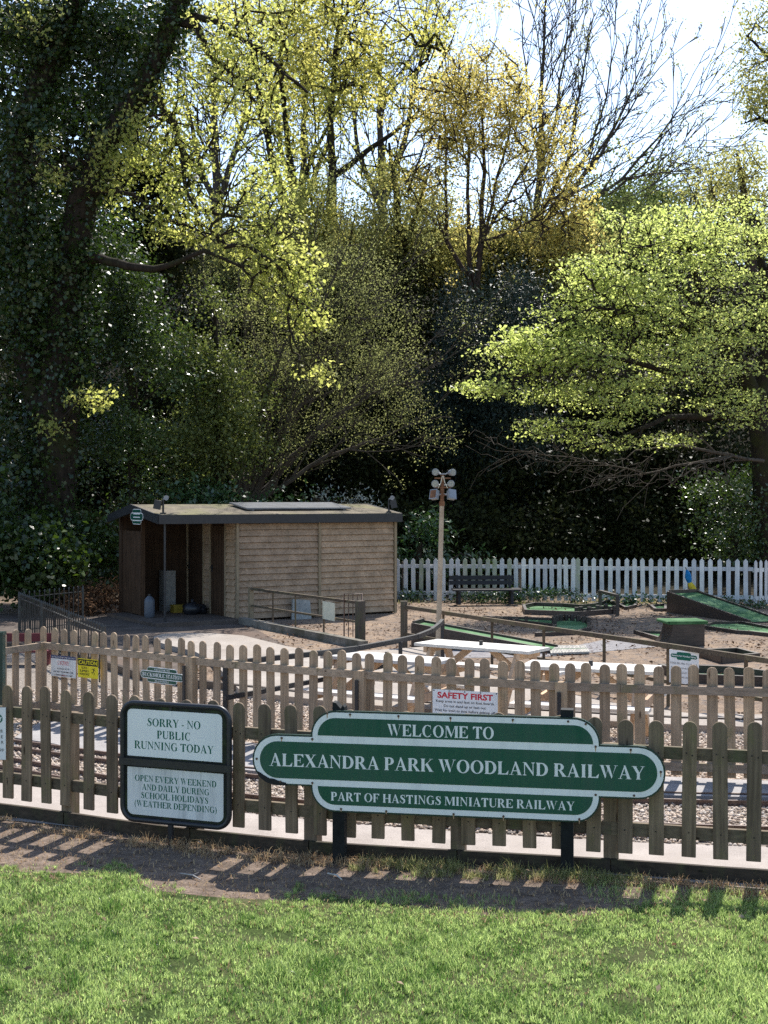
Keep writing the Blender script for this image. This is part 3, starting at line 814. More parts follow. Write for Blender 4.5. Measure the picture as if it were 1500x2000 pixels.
# ------------------------------------------------------------------ tracks
def offset_line(pts, off):
    out = []
    for i, p in enumerate(pts):
        a = pts[max(0, i - 1)]; b = pts[min(len(pts) - 1, i + 1)]
        t = (b - a); n = Vector((-t.y, t.x, 0)).normalized()
        out.append(p + n * off)
    return out
def smooth_line(pts, n=60):
    x = [p.x for p in pts]; y = [p.y for p in pts]
    o = []
    s = np.concatenate([[0], np.cumsum([(pts[i+1]-pts[i]).length for i in range(len(pts)-1)])])
    t = np.linspace(0, s[-1], n)
    X, Y = np.interp(t, s, x), np.interp(t, s, y)
    for _ in range(6):
        X[1:-1] = (X[:-2] + 2 * X[1:-1] + X[2:]) / 4; Y[1:-1] = (Y[:-2] + 2 * Y[1:-1] + Y[2:]) / 4
    return [Vector((a, b, 0)) for a, b in zip(X, Y)]
def track(label, line, gauge):
    line = smooth_line(line)
    t = thing("railway_track", label, "railway track", tuple(line[30]))
    lines = [line, offset_line(line, gauge)]
    for L in lines:
        m = MB()
        for p, q in zip(L[:-1], L[1:]):
            e = (q - p) * 0.002
            m.beam(p - e + Vector((0, 0, 0.036)), q + e + Vector((0, 0, 0.036)), 0.010, 0.030)
            m.beam(p + Vector((0, 0, 0.0525)), q + Vector((0, 0, 0.0525)), 0.022, 0.010)
            m.beam(p + Vector((0, 0, 0.022)), q + Vector((0, 0, 0.022)), 0.045, 0.006)
        m.build("rail", M_['rust_steel'], t)
    for i in range(1, 59, 1):
        p, q = line[i], lines[1][i]
        d = (q - p).normalized() * 0.09
        m = MB(); m.beam(p - d + Vector((0, 0, 0.004)), q + d + Vector((0, 0, 0.004)), 0.055, 0.028)
        m.build("sleeper", M_['golf_wood'], t)
track("narrow gauge railway track nearest the lawn, running beside the pale concrete path", near_rail, 0.26)
FR = [(-60, 1458), (35, 1470), (75, 1476), (151, 1487), (197, 1494), (350, 1511), (490, 1525), (700, 1543), (900, 1557), (1100, 1567), (1312, 1575), (1480, 1578), (1720, 1583), (2060, 1589)]
track("narrow gauge railway track along the asphalt platform edge", [G(x, y) for x, y in FR], 0.25)
m = MB()
for p, q in zip(edge_line[:-1], edge_line[1:]):
    m.beam(p + Vector((0, 0, 0.05)), q + Vector((0, 0, 0.05)), 0.07, 0.11)
tag(m.build("timber_edging", M_['golf_wood']), "long dark timber edging between ballast and paved square behind the middle fence", "edging")

# ------------------------------------------------------------------ big welcome sign
SL = Vector((-0.871, 8.475, 0)); SR = Vector((1.763, 8.01, 0))
MS, WS = frame(SL, SR)
sgn = thing("welcome_sign", "big dark green lobed welcome sign with white border on two black posts", "sign", tuple((SL + SR) / 2))
Z0, Z1, ZB, ZT, UL, UR = 0.512, 0.846, 0.35, 1.012, 0.397, 2.272
def totem(i):
    o = []
    rm = (Z1 - Z0) / 2 - i; cz = (Z0 + Z1) / 2
    def a_(cx, cy, r, a0, a1, n=12):
        return [(cx + r * math.cos(R(a0 + (a1 - a0) * k / n)), cy + r * math.sin(R(a0 + (a1 - a0) * k / n))) for k in range(n + 1)]
    rl = Z0 - ZB
    o += a_(UL + rl, Z0 + 0.0, rl - i, 180 + math.degrees(math.asin(i / (rl - i))) * -1 if i else 180, 270)
    o += a_(UR - rl, Z0, rl - i, 270, 360 + (math.degrees(math.asin(i / (rl - i))) if i else 0))
    o += a_(WS - (Z1 - Z0) / 2, cz, rm, -90, 90)
    rt = ZT - Z1
    e = math.degrees(math.asin(i / (rt - i))) if i else 0
    o += a_(UR - rt, Z1, rt - i, -e, 90)
    o += a_(UL + rt, Z1, rt - i, 90, 180 + e)
    o += a_((Z1 - Z0) / 2, cz, rm, 90, 270)
    return o
m = MB(); m.prism(totem(0), MS, -0.030, 0.0); m.build("board", M_['green_dark'], sgn)
m = MB(); m.prism(totem(0.011), MS, 0.0003, 0.0020); bd = m.build("border", M_['white'], sgn)
def lobe_top(i):
    r = ZT - Z1 - i
    return [(UL + 0.165 - r, Z1 + 0.002), (UR - 0.165 + r, Z1 + 0.002)] + [(UR - 0.165 + r * math.cos(R(a)), Z1 + 0.002 + (r - .002) * math.sin(R(a))) for a in range(8, 91, 8)] + [(UL + 0.165 - r * math.cos(R(a)), Z1 + 0.002 + (r - .002) * math.sin(R(a))) for a in range(88, 0, -8)]
def lobe_bot(i):
    r = Z0 - ZB - i
    return [(UR - 0.162 + r, Z0 + 0.004), (UL + 0.162 - r, Z0 + 0.004)] + [(UL + 0.162 - r * math.cos(R(a)), Z0 + 0.004 - (r + .004) * math.sin(R(a))) for a in range(8, 91, 8)] + [(UR - 0.162 + r * math.cos(R(a)), Z0 + 0.004 - (r + .004) * math.sin(R(a))) for a in range(88, 0, -8)]
m = MB()
m.prism(rrect(0.052, Z0 + 0.046, WS - 0.052, Z1 - 0.046, (Z1 - Z0) / 2 - 0.0465, 12), MS, 0.0022, 0.0036)
m.prism(lobe_top(0.047), MS, 0.0022, 0.0036)
m.prism(lobe_bot(0.047), MS, 0.0022, 0.0036)
m.build("green_panel", M_['green'], sgn)
m = MB()
for tx, xa, xb, zb_, cp in (("WELCOME TO", 0.905, 1.602, 0.861, 0.076), ("ALEXANDRA PARK WOODLAND RAILWAY", 0.116, 2.548, 0.637, 0.083), ("PART OF HASTINGS MINIATURE RAILWAY", 0.530, 2.112, 0.425, 0.056)):
    m = MB(); serif(m, tx, MS, xa, xb, zb_, cp, 0.0040); m.build("lettering", M_['white'], sgn)
m = MB()
scr = [(0.03, 0.68), (0.20, 0.823), (UL + 0.01, 0.823), (UL + 0.11, 0.995), (0.66, 0.992), (0.98, 0.990), (1.32, 0.988), (1.72, 0.988), (2.07, 0.988), (2.18, 0.975), (UR - 0.03, 0.835), (2.46, 0.822), (WS - 0.03, 0.69), (2.48, 0.535), (UR - 0.03, 0.53), (2.14, 0.372), (1.66, 0.370), (1.34, 0.370), (0.90, 0.370), (0.60, 0.372), (UL + 0.01, 0.535), (0.19, 0.535)]
for u, z in scr:
    m.prism(disc(u, z, 0.0075, 8), MS, 0.002, 0.0065)
m.build("screw", M_['screw'], sgn)
m = MB(); m.prism([(0.040, 0.573), (0.062, 0.549), (0.10, 0.525), (0.15, 0.511), (0.20, 0.509), (0.238, 0.510), (0.228, 0.530), (0.185, 0.538), (0.150, 0.552), (0.115, 0.556), (0.080, 0.574), (0.055, 0.590), (0.035, 0.600)], MS, 0.0037, 0.0052)
m.build("chipped_patch", M_['ink'], sgn)
stn = NT("rust_stain"); M_['stain'] = stn.bsdf((0.42, 0.27, 0.16), 0.7)
m = MB()
for u, z in scr:
    if random.random() < 0.7:
        l = random.uniform(0.015, 0.035)
        m.prism([(u - 0.0028, z - l), (u + 0.002, z - l), (u + 0.004, z - 0.005), (u - 0.0045, z - 0.005)], MS, 0.0020, 0.0024)
m.build("rust_streak", M_['stain'], sgn)
for px, top, br in ((665, 1.062, True), (1109, 1.055, False)):
    u = (ff_at(px).x - SL.x) / ((SR.x - SL.x) / WS) 
    u = 0.575 if br else 2.062
    m = MB()
    if br:
        m.prism([(u - .04, -0.05), (u + .04, -0.05), (u + .04, 1.03), (u + .028, 1.045), (u + .015, 1.022), (u + .002, 1.035), (u - .018, 1.058), (u - .04, top)], MS, -0.115, -0.032)
    else:
        m.prism([(u - .04, -0.05), (u + .04, -0.05), (u + .04, top), (u - .04, top)], MS, -0.115, -0.032)
    m.build("post", M_['post_black'], sgn)

# ------------------------------------------------------------------ notice sign on the left
NL = Vector((-1.859, 9.02, 0)); NRr = Vector((-1.04, 8.726, 0))
MN, WN = frame(NL, NRr)
ns = thing("notice_sign", "two panel notice in a black rounded tube frame saying sorry no public running", "sign", tuple((NL + NRr) / 2))
tb = []
for x, y in rrect(0.018, 0.15, WN - 0.018, 0.968, 0.095, 8):
    tb.append(MN @ Vector((x, y, -0.004)))
m = MB(); m.tube(tb, 0.019, 8, closed=True); m.build("tube_frame", M_['black'], ns)
m = MB(); m.prism(rrect(0.03, 0.162, WN - 0.03, 0.956, 0.085, 8), MN, -0.016, -0.006); m.build("backing_board", M_['moss_frame'], ns)
m = MB(); m.prism(rrect(0.058, 0.596, WN - 0.072, 0.925, 0.035, 6, (0, 0, 1, 1)), MN, -0.0055, -0.001); tp = m.build("top_panel", M_['white'], ns)
m = MB(); m.prism(rrect(0.058, 0.186, WN - 0.062, 0.518, 0.045, 6, (1, 1, 0, 0)), MN, -0.0055, -0.001); lp = m.build("bottom_panel", M_['white_dirty'], ns, "grubby grey speckled lower panel")
m = MB(); m.beam(MN @ Vector((0.0, 0.557, 0.004)), MN @ Vector((WN, 0.557, 0.004)), 0.03, 0.05); m.build("cross_bar", M_['black'], ns)
def nx_(px):
    # photo column -> distance along the notice
    s0, s1 = 0.0, WN
    for _ in range(30):
        mid = (s0 + s1) / 2; P = MN @ Vector((mid, 0, 0))
        if P.x / P.y * F + CX < px: s0 = mid
        else: s1 = mid
    return s0
m = MB()
for t, a, b, zb in (("SORRY - NO", 287, 392, 0.812), ("PUBLIC", 306, 373, 0.729), ("RUNNING TODAY", 262, 417.5, 0.649)):
    m = MB(); serif(m, t, MN, nx_(a), nx_(b), zb, 0.055, -0.0006); m.build("lettering", M_['green_ink'], tp)
m = MB()
for t, a, b, zb in (("OPEN EVERY WEEKEND", 263, 423, 0.422), ("AND DAILY DURING", 277, 409, 0.362), ("SCHOOL HOLIDAYS", 275, 407, 0.304), ("(WEATHER DEPENDING)", 262, 424, 0.245)):
    m = MB(); serif(m, t, MN, nx_(a), nx_(b), zb, 0.043, -0.0006); m.build("lettering", M_['green_ink'], lp)
m = MB(); c_ = MN @ Vector((WN * 0.46, 0, -0.004)); m.tube([c_ + Vector((0, 0, -0.05)), c_ + Vector((0, 0, 0.14))], 0.021, 8); m.build("post", M_['black'], ns)
m = MB()
for u in (0.40, ): 
    m.prism(disc(WN * 0.46, 0.175, 0.012, 8), MN, -0.006, 0.0); m.prism(disc(WN * 0.46, 0.941, 0.012, 8), MN, -0.006, 0.0)
m.build("bolt", M_['black'], ns)

# ------------------------------------------------------------------ small signs on the middle fence
def fence_sign(pl, pr, off=0.062):
    a = fm_at(pl); b = fm_at(pr)
    ang = path_dir(fm_at, (pl + pr) / 2); n = Vector((math.sin(ang), -math.cos(ang), 0))
    return frame(a + n * off, b + n * off)
def zat(px, py, fn=fm_at): return CAMZ - (py - HY) * fn(px).y / F
M, L = fence_sign(108.3, 156.5)
b0_, t0_ = zat(132, 1321), zat(132, 1280)
t = thing("caution_sign", "white enamel caution notice with navy header fixed beside a yellow warning sign", "sign", tuple(M.translation))
m = MB(); m.prism([(0, b0_), (L, b0_), (L, t0_), (0, t0_)], M, -0.004, 0); m.build("plate", M_['white_dirty'], t)
m = MB(); m.prism([(0, t0_ - 0.034), (L, t0_ - 0.034), (L, t0_), (0, t0_)], M, 0.0004, 0.0010); hd = m.build("header_band", M_['navy'], t)
m = MB(); sans(m, "HASTINGS MINIATURE RAILWAY", M, 0.012, L - 0.012, t0_ - 0.026, 0.018, 0.0014); m.build("lettering", M_['white'], hd)
m = MB(); serif(m, "CAUTION", M, L * 0.27, L * 0.73, t0_ - 0.088, 0.033, 0.0006); m.prism([(L*.27, t0_-.097), (L*.73, t0_-.097), (L*.73, t0_-.094), (L*.27, t0_-.094)], M, 0.0004, 0.0008)
serif(m, "CAUTION", M, L * 0.40, L * 0.60, b0_ + 0.008, 0.012, 0.0006); m.build("red_lettering", M_['red'], t)
m = MB()
for k, (tx, a, b) in enumerate((("ALTHOUGH WE TRY", .25, .75), ("OUR BEST TO MINIMISE THIS,", .10, .92), ("STEAM ENGINES MAY EMIT", .14, .88), ("SMOKE, STEAM AND SPARKS.", .10, .92))):
    sans(m, tx, M, L * a, L * b, t0_ - 0.148 - k * 0.034, 0.018, 0.0006, 0.01)
m.build("lettering", M_['ink'], t)

M, L = fence_sign(160.7, 200)
b0_, t0_ = zat(180, 1323), zat(180, 1286)
t = thing("caution_sign", "bright yellow caution sign warning of a slippery floor with falling figure", "sign", tuple(M.translation))
m = MB(); m.prism([(0, b0_), (L, b0_), (L, t0_), (0, t0_)], M, -0.004, 0); m.build("plate", M_['yellow'], t)
hh_ = t0_ - b0_
m = MB(); m.prism([(0.006, t0_ - hh_ * 0.36), (L - 0.006, t0_ - hh_ * 0.36), (L - 0.006, t0_ - 0.008), (0.006, t0_ - 0.008)], M, 0.0004, 0.0010); hd = m.build("header_band", M_['ink'], t)
m = MB(); sans(m, "CAUTION", M, 0.016, L - 0.016, t0_ - hh_ * 0.29, hh_ * 0.20, 0.0014, 0.03); m.build("lettering", M_['yellow'], hd)
m = MB()
for k, (tx, a, b) in enumerate((("FLOOR", .18, .47), ("SLIPPERY", .10, .55), ("WHEN WET", .08, .58))):
    sans(m, tx, M, L * a, L * b, t0_ - hh_ * (0.53 + 0.17 * k), hh_ * 0.115, 0.0006, 0.02)
m.build("lettering", M_['ink'], t)
m = MB()
fx, fz, k = L * 0.78, b0_ + hh_ * 0.36, hh_
m.prism(disc(fx + .06 * k, fz + .16 * k, .028 * k, 8), M, 0.0004, 0.0009)
for a, b, c, d, w_ in ((.04, .13, -.02, -.01, .055), (.03, .12, .13, .03, .03), (.03, .12, -.10, .13, .03), (-.10, .13, -.13, .06, .025), (-.02, -.01, .08, -.08, .035), (.08, -.08, .02, -.17, .03), (-.02, -.01, -.10, -.09, .035), (-.10, -.09, -.16, -.03, .03)):
    p = Vector((fx + a * k, fz + b * k)); q = Vector((fx + c * k, fz + d * k)); nn = Vector((-(q - p).y, (q - p).x)).normalized() * w_ * k / 2
    m.prism([tuple(p - nn), tuple(q - nn), tuple(q + nn), tuple(p + nn)], M, 0.0004, 0.0009 + random.uniform(0, .0002))
m.build("figure", M_['ink'], t)

def small_totem(name, label, M, L, zb, zt, inner, parentloc, back='green_dark'):
    t = thing(name, label, "sign", tuple(parentloc))
    h = zt - zb
    a, b = zb + h * 0.25, zb + h * 0.75
    def shape(i):
        r = h * 0.24
        return [rrect(i, a + i, L - i, b - i, (b - a) / 2 - i - 0.0005, 8), rrect(L * .15 + i, zb + i, L * .85 - i, zt - i, r - i, 8)]
    m = MB()
    p1, p2 = shape(0); m.prism(p2, M, -0.006, -0.001); m.prism(p1, M, -0.005, 0.0)
    m.build("board", M_['white'], t)
    i = h * 0.042
    m = MB()
    m.prism(rrect(i, a + i, L - i, b - i, (b - a) / 2 - i - 0.0005, 8), M, 0.0006, 0.0012)
    m.prism(rrect(L*.15 + i, b + i * 0.4, L*.85 - i, zt - i, h * 0.16, 8, (0, 0, 1, 1)), M, -0.0004, 0.0012 - 0.0006)
    m.prism(rrect(L*.15 + i, zb + i, L*.85 - i, a - i * 0.4, h * 0.16, 8, (1, 1, 0, 0)), M, -0.0004, 0.0012 - 0.0006)
    m.build("green_panel", M_['green'], t)
    m = MB(); inner(m, a, b, h); m.build("lettering", M_['white'], t)
    return t
M, L = fence_sign(283.5, 367.5)
zb, zt = zat(325, 1334), zat(325, 1303.5)
def bs(m, a, b, h):
    serif(m, "BUCKSHOLE STATION", M, L * 0.045, L * 0.965, a + (b - a) * 0.26, (b - a) * 0.48, 0.0016)
    serif(m, "WELCOME TO", M, L * 0.32, L * 0.68, b + h * 0.05, h * 0.11, 0.0012)
    serif(m, "PLATFORM 2", M, L * 0.34, L * 0.66, zb + h * 0.085, h * 0.10, 0.0012)
small_totem("station_sign", "small green lobed station name sign on the middle fence", M, L, zb, zt, bs, M.translation)

M, L = fence_sign(849.5, 976)
zb, zt = zat(913, 1396.5), zat(913, 1347.5)
t = thing("safety_sign", "white board with red heading giving train safety rules, peeping above the welcome sign", "sign", tuple(M.translation))
m = MB(); m.prism([(0, zb), (L, zb), (L, zt), (0, zt)], M, -0.006, 0); m.build("plate", M_['white'], t)
m = MB(); sans(m, "SAFETY FIRST", M, L * .075, L * .93, zt - 0.072, 0.052, 0.0006, 0.035); m.build("red_lettering", M_['red'], t)
m = MB()
for k, (tx, a, b) in enumerate((("Keep arms in and feet on foot boards", .055, .945), ("Do not stand up or lean out", .175, .82), ("Wait for train to stop before getting off", .03, .96))):
    sans(m, tx, M, L * a, L * b, zt - 0.111 - k * 0.040, 0.023, 0.0006, 0.015)
m.build("lettering", M_['ink'], t)
m = MB()
for k in range(5): m.prism(disc(L * (.02 + .24 * k), zt - 0.010, 0.006, 8), M, 0.0, 0.002)
m.build("screw", M_['ink'], t)

# green post behind the fence and the white notice fixed to the fence, both cut by the left edge
p = W(1, 1380, 12.6); p.z = 0
t = thing("green_post", "dark green square post standing behind the fence at the left edge", "post", tuple(p))
m = MB(); m.box((p.x - 0.025, p.y, 0.53), (0.12, 0.10, 1.06)); m.build("shaft", M_['green_dark'], t)
m = MB(); m.box((p.x - 0.025, p.y, 1.075), (0.135, 0.115, 0.03)); m.build("cap", M_['green_dark'], t)
dn = ff_at(6).y - 0.05
p0 = W(-95, 1380, dn + 0.06); p1 = W(11, 1380, dn)
p0.z = p1.z = 0
M, L = frame(p0, p1)
zt = CAMZ - (1382 - HY) * dn / F; zb = CAMZ - (1484 - HY) * dn / F
t = thing("white_notice", "white notice with green round logo fixed to the near fence, cut by the left edge", "sign", tuple(p0))
m = MB(); m.prism([(0, zb), (L, zb), (L, zt), (0, zt)], M, -0.006, 0); m.build("plate", M_['white'], t)
m = MB(); m.prism(disc(L - 0.058, zt - 0.085, 0.034, 20), M, 0.0004, 0.001); rd = m.build("round_logo", M_['green_ink'], t)
m = MB(); sans(m, "y", M, L - 0.048, L - 0.030, zt - 0.092, 0.034, 0.0014, 0.03); m.build("lettering", M_['white'], rd)
m = MB()
for k, tx in enumerate(("OUR", "E", "R")):
    w_ = 0.018 * len(tx); sans(m, tx, M, L - 0.022 - w_ + 0.003 * k, L - 0.022 + 0.003 * k, zt - 0.19 - k * 0.042, 0.026, 0.0006)
sans(m, "app", M, L - 0.062, L - 0.012, zt - 0.325, 0.026, 0.0006)
m.build("lettering", M_['ink'], t)
# ------------------------------------------------------------------ shed
A_ = Vector((-2.88, 25.0, 0))
U_ = Vector((0.8526, 0.5225, 0)).normalized()
V_ = Vector((-U_.y, U_.x, 0))
def S(u, v, z): return A_ + U_ * u + V_ * v + Vector((0, 0, z))
SF = Matrix(((U_.x, 0, -V_.x, A_.x), (U_.y, 0, -V_.y, A_.y), (0, 1, 0, 0), (0, 0, 0, 1)))      # front wall plane: x along, y up, z outwards
SLW = Matrix(((-V_.x, 0, -U_.x, (A_ + V_ * 2.45).x), (-V_.y, 0, -U_.y, (A_ + V_ * 2.45).y), (0, 1, 0, 0), (0, 0, 0, 1)))  # door wall, x from the back to the front corner
LW, EH = 3.63, 1.90
shed = thing("wooden_shed", "weather boarded wooden shed with an open porch at its left end and a low roof", "shed", tuple(A_))
def cladding(M, x0, x1, y0, y1, n, name, mat):
    m = MB()
    h = (y1 - y0) / n
    for i in range(n):
        a = y0 + i * h
        j = random.uniform(-.004, .004)
        m.add([M @ Vector(p) for p in ((x0, a - .014 + j, .048), (x1, a - .014 - j, .048), (x1, a + h - .022, .010), (x0, a + h - .022, .010), (x0, a - .012 + j, .0), (x1, a - .012 - j, .0), (x1, a + h - .022, .0), (x0, a + h - .022, .0))],
              [(0, 1, 2, 3), (0, 4, 5, 1), (0, 3, 7, 4), (1, 5, 6, 2), (3, 2, 6, 7), (4, 7, 6, 5)])
    return m.build(name, mat, shed)
# core walls
m = MB()
m.box(S(LW / 2, 0.02, EH / 2 + .02), (LW, 0.03, EH), Matrix(((U_.x, V_.x, 0), (U_.y, V_.y, 0), (0, 0, 1))))
RT = Matrix(((U_.x, V_.x, 0), (U_.y, V_.y, 0), (0, 0, 1)))
m.box(S(LW - 0.02, 1.25, EH / 2 + .02), (0.03, 2.4, EH + .1), RT)
m.box(S(0.03, 1.25, EH / 2 + .04), (0.03, 2.4, EH + .1), RT)
m.box(S(LW / 2 - 0.7, 2.46, EH / 2 + .04), (LW + 1.5, 0.03, EH + .16), RT)
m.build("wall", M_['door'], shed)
cladding(SF, 0.04, 1.79, 0.06, EH + 0.03, 15, "cladding", M_['clad'])
cladding(SF, 1.85, LW - 0.04, 0.06, EH + 0.03, 15, "cladding", M_['clad'])
for u in (0.0, 1.82, LW):
    m = MB(); m.box(S(u, -0.035, EH / 2 + .02), (0.055, 0.06, EH + 0.02), RT); m.build("corner_trim", M_['clad_v'], shed)
# door wall (in the porch shade)
cladding(SLW, 0.95, 1.25, 0.06, EH + .1, 15, "cladding", M_['clad'])
cladding(SLW, 2.02, 2.42, 0.06, EH + .1, 15, "cladding", M_['clad'])
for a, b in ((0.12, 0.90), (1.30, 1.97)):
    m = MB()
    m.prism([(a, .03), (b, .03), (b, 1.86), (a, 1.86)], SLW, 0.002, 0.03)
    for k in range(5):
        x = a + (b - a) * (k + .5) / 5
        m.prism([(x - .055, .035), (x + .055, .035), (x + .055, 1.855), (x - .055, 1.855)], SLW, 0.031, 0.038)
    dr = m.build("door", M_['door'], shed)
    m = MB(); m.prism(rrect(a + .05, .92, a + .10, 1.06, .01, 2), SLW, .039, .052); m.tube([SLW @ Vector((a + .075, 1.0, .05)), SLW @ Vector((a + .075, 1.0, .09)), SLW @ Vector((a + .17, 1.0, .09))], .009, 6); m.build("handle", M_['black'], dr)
    for x in (a - .035, b + .035):
        m = MB(); m.prism([(x - .03, .02), (x + .03, .02), (x + .03, EH + .05), (x - .03, EH + .05)], SLW, 0.0, 0.05); m.build("door_frame", M_['clad_v'], shed)
# roof
EZ, RZ = 2.085, 2.275
def roof(u, v): 
    t = (v + 0.16) / 1.46
    return S(u, v, EZ + (RZ - EZ) * t if v <= 1.3 else RZ - (v - 1.3) * 0.19)
u0, u1 = -1.66, LW + 0.06
m = MB()
prof = [(-0.16, EZ), (1.3, RZ), (2.62, RZ - 1.32 * 0.17)]
vs = []
for u in (u0, u1):
    for v, z in prof: vs.append(S(u, v, z + 0.012))
    for v, z in prof: vs.append(S(u, v, z - 0.035))
m.add(vs, [(0, 6, 7, 1), (1, 7, 8, 2), (3, 4, 10, 9), (4, 5, 11, 10), (0, 1, 4, 3), (1, 2, 5, 4), (6, 9, 10, 7), (7, 10, 11, 8), (0, 3, 9, 6), (2, 8, 11, 5)])
rf = m.build("roof", M_['roof_felt'], shed)
m = MB(); m.beam(S(u0 - .02, -0.185, EZ - .075), S(u1 + .02, -0.185, EZ - .085), 0.03, 0.17); m.build("fascia", M_['black'], rf)
gp_ = [(-0.17, EZ - .16), (-0.17, EZ + .01), (1.3, RZ + .02), (2.62, RZ - .21), (2.62, RZ - .36), (1.3, RZ - .16)]
for q in ((u0 - .035, u0 - .005), (u1 + .005, u1 + .035)):
    m = MB(); m.add([S(q[0], v, z) for v, z in gp_] + [S(q[1], v, z) for v, z in gp_], [(0, 1, 2, 5), (5, 2, 3, 4), (11, 8, 7, 6), (10, 9, 8, 11)] + [(i, i + 6, (i + 1) % 6 + 6, (i + 1) % 6) for i in range(6)])
    m.build("barge_board", M_['black'], rf)
m = MB()
q = [(0.35, 0.28), (2.75, 0.28), (2.75, 1.12), (0.35, 1.12)]
vs = [roof(u, v) + Vector((0, 0, 0.045)) for u, v in q] + [roof(u, v) + Vector((0, 0, 0.075)) for u, v in q]
m.add(vs, [(3, 2, 1, 0), (4, 5, 6, 7), (0, 1, 5, 4), (1, 2, 6, 5), (2, 3, 7, 6), (3, 0, 4, 7)])
for u in (0.5, 2.6): m.beam(roof(u, 0.3) + Vector((0, 0, 0.03)), roof(u, 1.1) + Vector((0, 0, 0.03)), 0.05, 0.04)
m.build("roof_panel", M_['solar'], rf)
# porch: corner pole, kerb floor, left screen, inner clutter
m = MB(); pb = G(322, 1222); m.tube([pb, Vector((pb.x, pb.y, EZ - .03))], 0.022, 8); m.box(pb + Vector((0, 0, .03)), (.09, .09, .06)); m.build("porch_pole", M_['black'], shed)
m = MB()
m.prism([(0, 0), (1.75, 0), (1.75, 2.5), (0, 2.5)], Matrix(((-U_.x, V_.x, 0, (A_ - U_ * 0.04 - V_ * 0.16).x), (-U_.y, V_.y, 0, (A_ - U_ * 0.04 - V_ * 0.16).y), (0, 0, 1, 0), (0, 0, 0, 1))), 0.0, 0.07)
m.build("porch_floor", M_['yard'], shed)
m = MB()
for k in range(9):
    v = 1.48 + k * 0.14
    m.box(S(-1.42 + (k % 2) * .004, v, 0.92), (0.022, 0.132, 1.66), RT)
m.box(S(-1.38, 2.0, 0.35), (0.04, 1.2, 0.08), RT); m.box(S(-1.38, 2.0, 1.5), (0.04, 1.2, 0.08), RT)
m.box(S(-1.38, 1.42, 0.98), (0.07, 0.05, 1.96), RT); m.box(S(-1.38, 2.66, 1.06), (0.07, 0.07, 2.1), RT)
m.build("porch_screen", M_['door'], shed)
# round station plate on the gable end
gc = S(u0 - .05, 0.95, 2.06)
MG, _ = frame(S(u0 - .045, 1.25, 0), S(u0 - .045, 0.55, 0))
def nothing(m, a, b, h):
    for k in range(3): m.prism([(0.16, 1.965 + k * .065), (0.52, 1.965 + k * .065), (0.52, 1.985 + k * .065), (0.16, 1.985 + k * .065)], MG, 0.0016, 0.0022)
small_totem("gable_sign", "small dark green lobed sign on the shed's left gable end", MG, 0.68, 1.90, 2.20, nothing, gc)
# floodlights on the roof edge
def roof_light(u, v, label, flip):
    b = roof(u, v) + Vector((0, 0, 0.01))
    t = thing("roof_floodlight", label, "floodlight", tuple(b), "floodlights on the shed roof")
    m = MB(); m.tube([b, b + Vector((0, 0, 0.27))], 0.02, 7); m.box(b + Vector((0, 0, .012)), (.1, .1, .02)); m.build("stem", M_['black'], t)
    m = MB(); c = b + Vector((-.10 * flip, -0.03, 0.17)); m.box(c, (0.13, 0.10, 0.17), Matrix.Rotation(R(12 * flip), 3, 'Y')); m.beam(b + Vector((-.04 * flip, 0, .17)), b + Vector((0, 0, .17)), .03, .03); m.build("lamp_head", M_['black'], t)
    m = MB(); c = b + Vector((.07, -0.03, 0.30)); m.tube([c + Vector((0, -.05, 0)), c + Vector((0, .05, .01))], [.05, .035], 10); m.tube([c + Vector((-.07, .02, -.03)), c], .014, 6); m.build("spot_lamp", M_['lamp_grey'], t)
roof_light(-1.52, 0.0, "floodlight with round spot on the left end of the shed roof", 1)
roof_light(LW - 0.12, 0.02, "floodlight pair on the right end of the shed roof", -1)

# things kept in the porch
M_['ochre'] = paint('faded_ochre_plastic', (0.30, 0.21, 0.03), 0.5, 0.3)
M_['cupboard'] = paint('faded_grey_board', (0.26, 0.25, 0.23), 0.6, 0.3, dirt=0.3)
p = G(292, 1206, 0.07)
t = thing("plastic_drum", "grey blue plastic drum standing by the shed's left screen", "drum", tuple(p))
m = MB(); m.tube([p + Vector((0, 0, z)) for z in (0, .02, .1, .30, .36, .40, .42)], [.085, .10, .105, .105, .095, .06, .04], 14); m.build("body", M_['plastic'], t)
m = MB(); m.tube([p + Vector((0, 0, .42)), p + Vector((0, 0, .46))], .032, 10); m.build("lid", M_['black'], t)
p = S(-0.55, 2.2, 0.07)
t = thing("store_cupboard", "pale narrow cupboard at the back of the shed porch", "cupboard", tuple(p))
m = MB(); m.box(p + Vector((0, 0, 0.42)), (0.26, 0.26, 0.84), RT); m.build("body", M_['cupboard'], t)
m = MB(); m.box(p - V_ * 0.14 + Vector((0, 0, 0.44)), (0.22, 0.015, 0.72), RT); m.build("door", M_['cupboard'], t)
p = S(-0.5, 1.75, 0.07)
t = thing("crate", "low yellow crate on the porch floor under the cupboard", "crate", tuple(p))
m = MB(); m.box(p + Vector((0, 0, 0.07)), (0.26, 0.2, 0.14), RT); m.build("body", M_['ochre'], t)
m = MB(); m.box(p + Vector((0, 0, 0.15)), (0.28, 0.22, 0.02), RT); m.build("rim", M_['ochre'], t)
p = S(-0.42, 1.2, 0.07)
m = MB(); m.blob(p + Vector((0, 0, .11)), (.2, .18, .14), 14, 8, .16); m.blob(p + Vector((.14, .1, .09)), (.15, .15, .11), 12, 7, .18); m.blob(p + Vector((0, 0, .26)), (.035, .035, .05), 8, 5, .2)
tag(m.build("black_sack", M_['black']), "lumpy black sack on the porch floor by the shed doors", "sack")

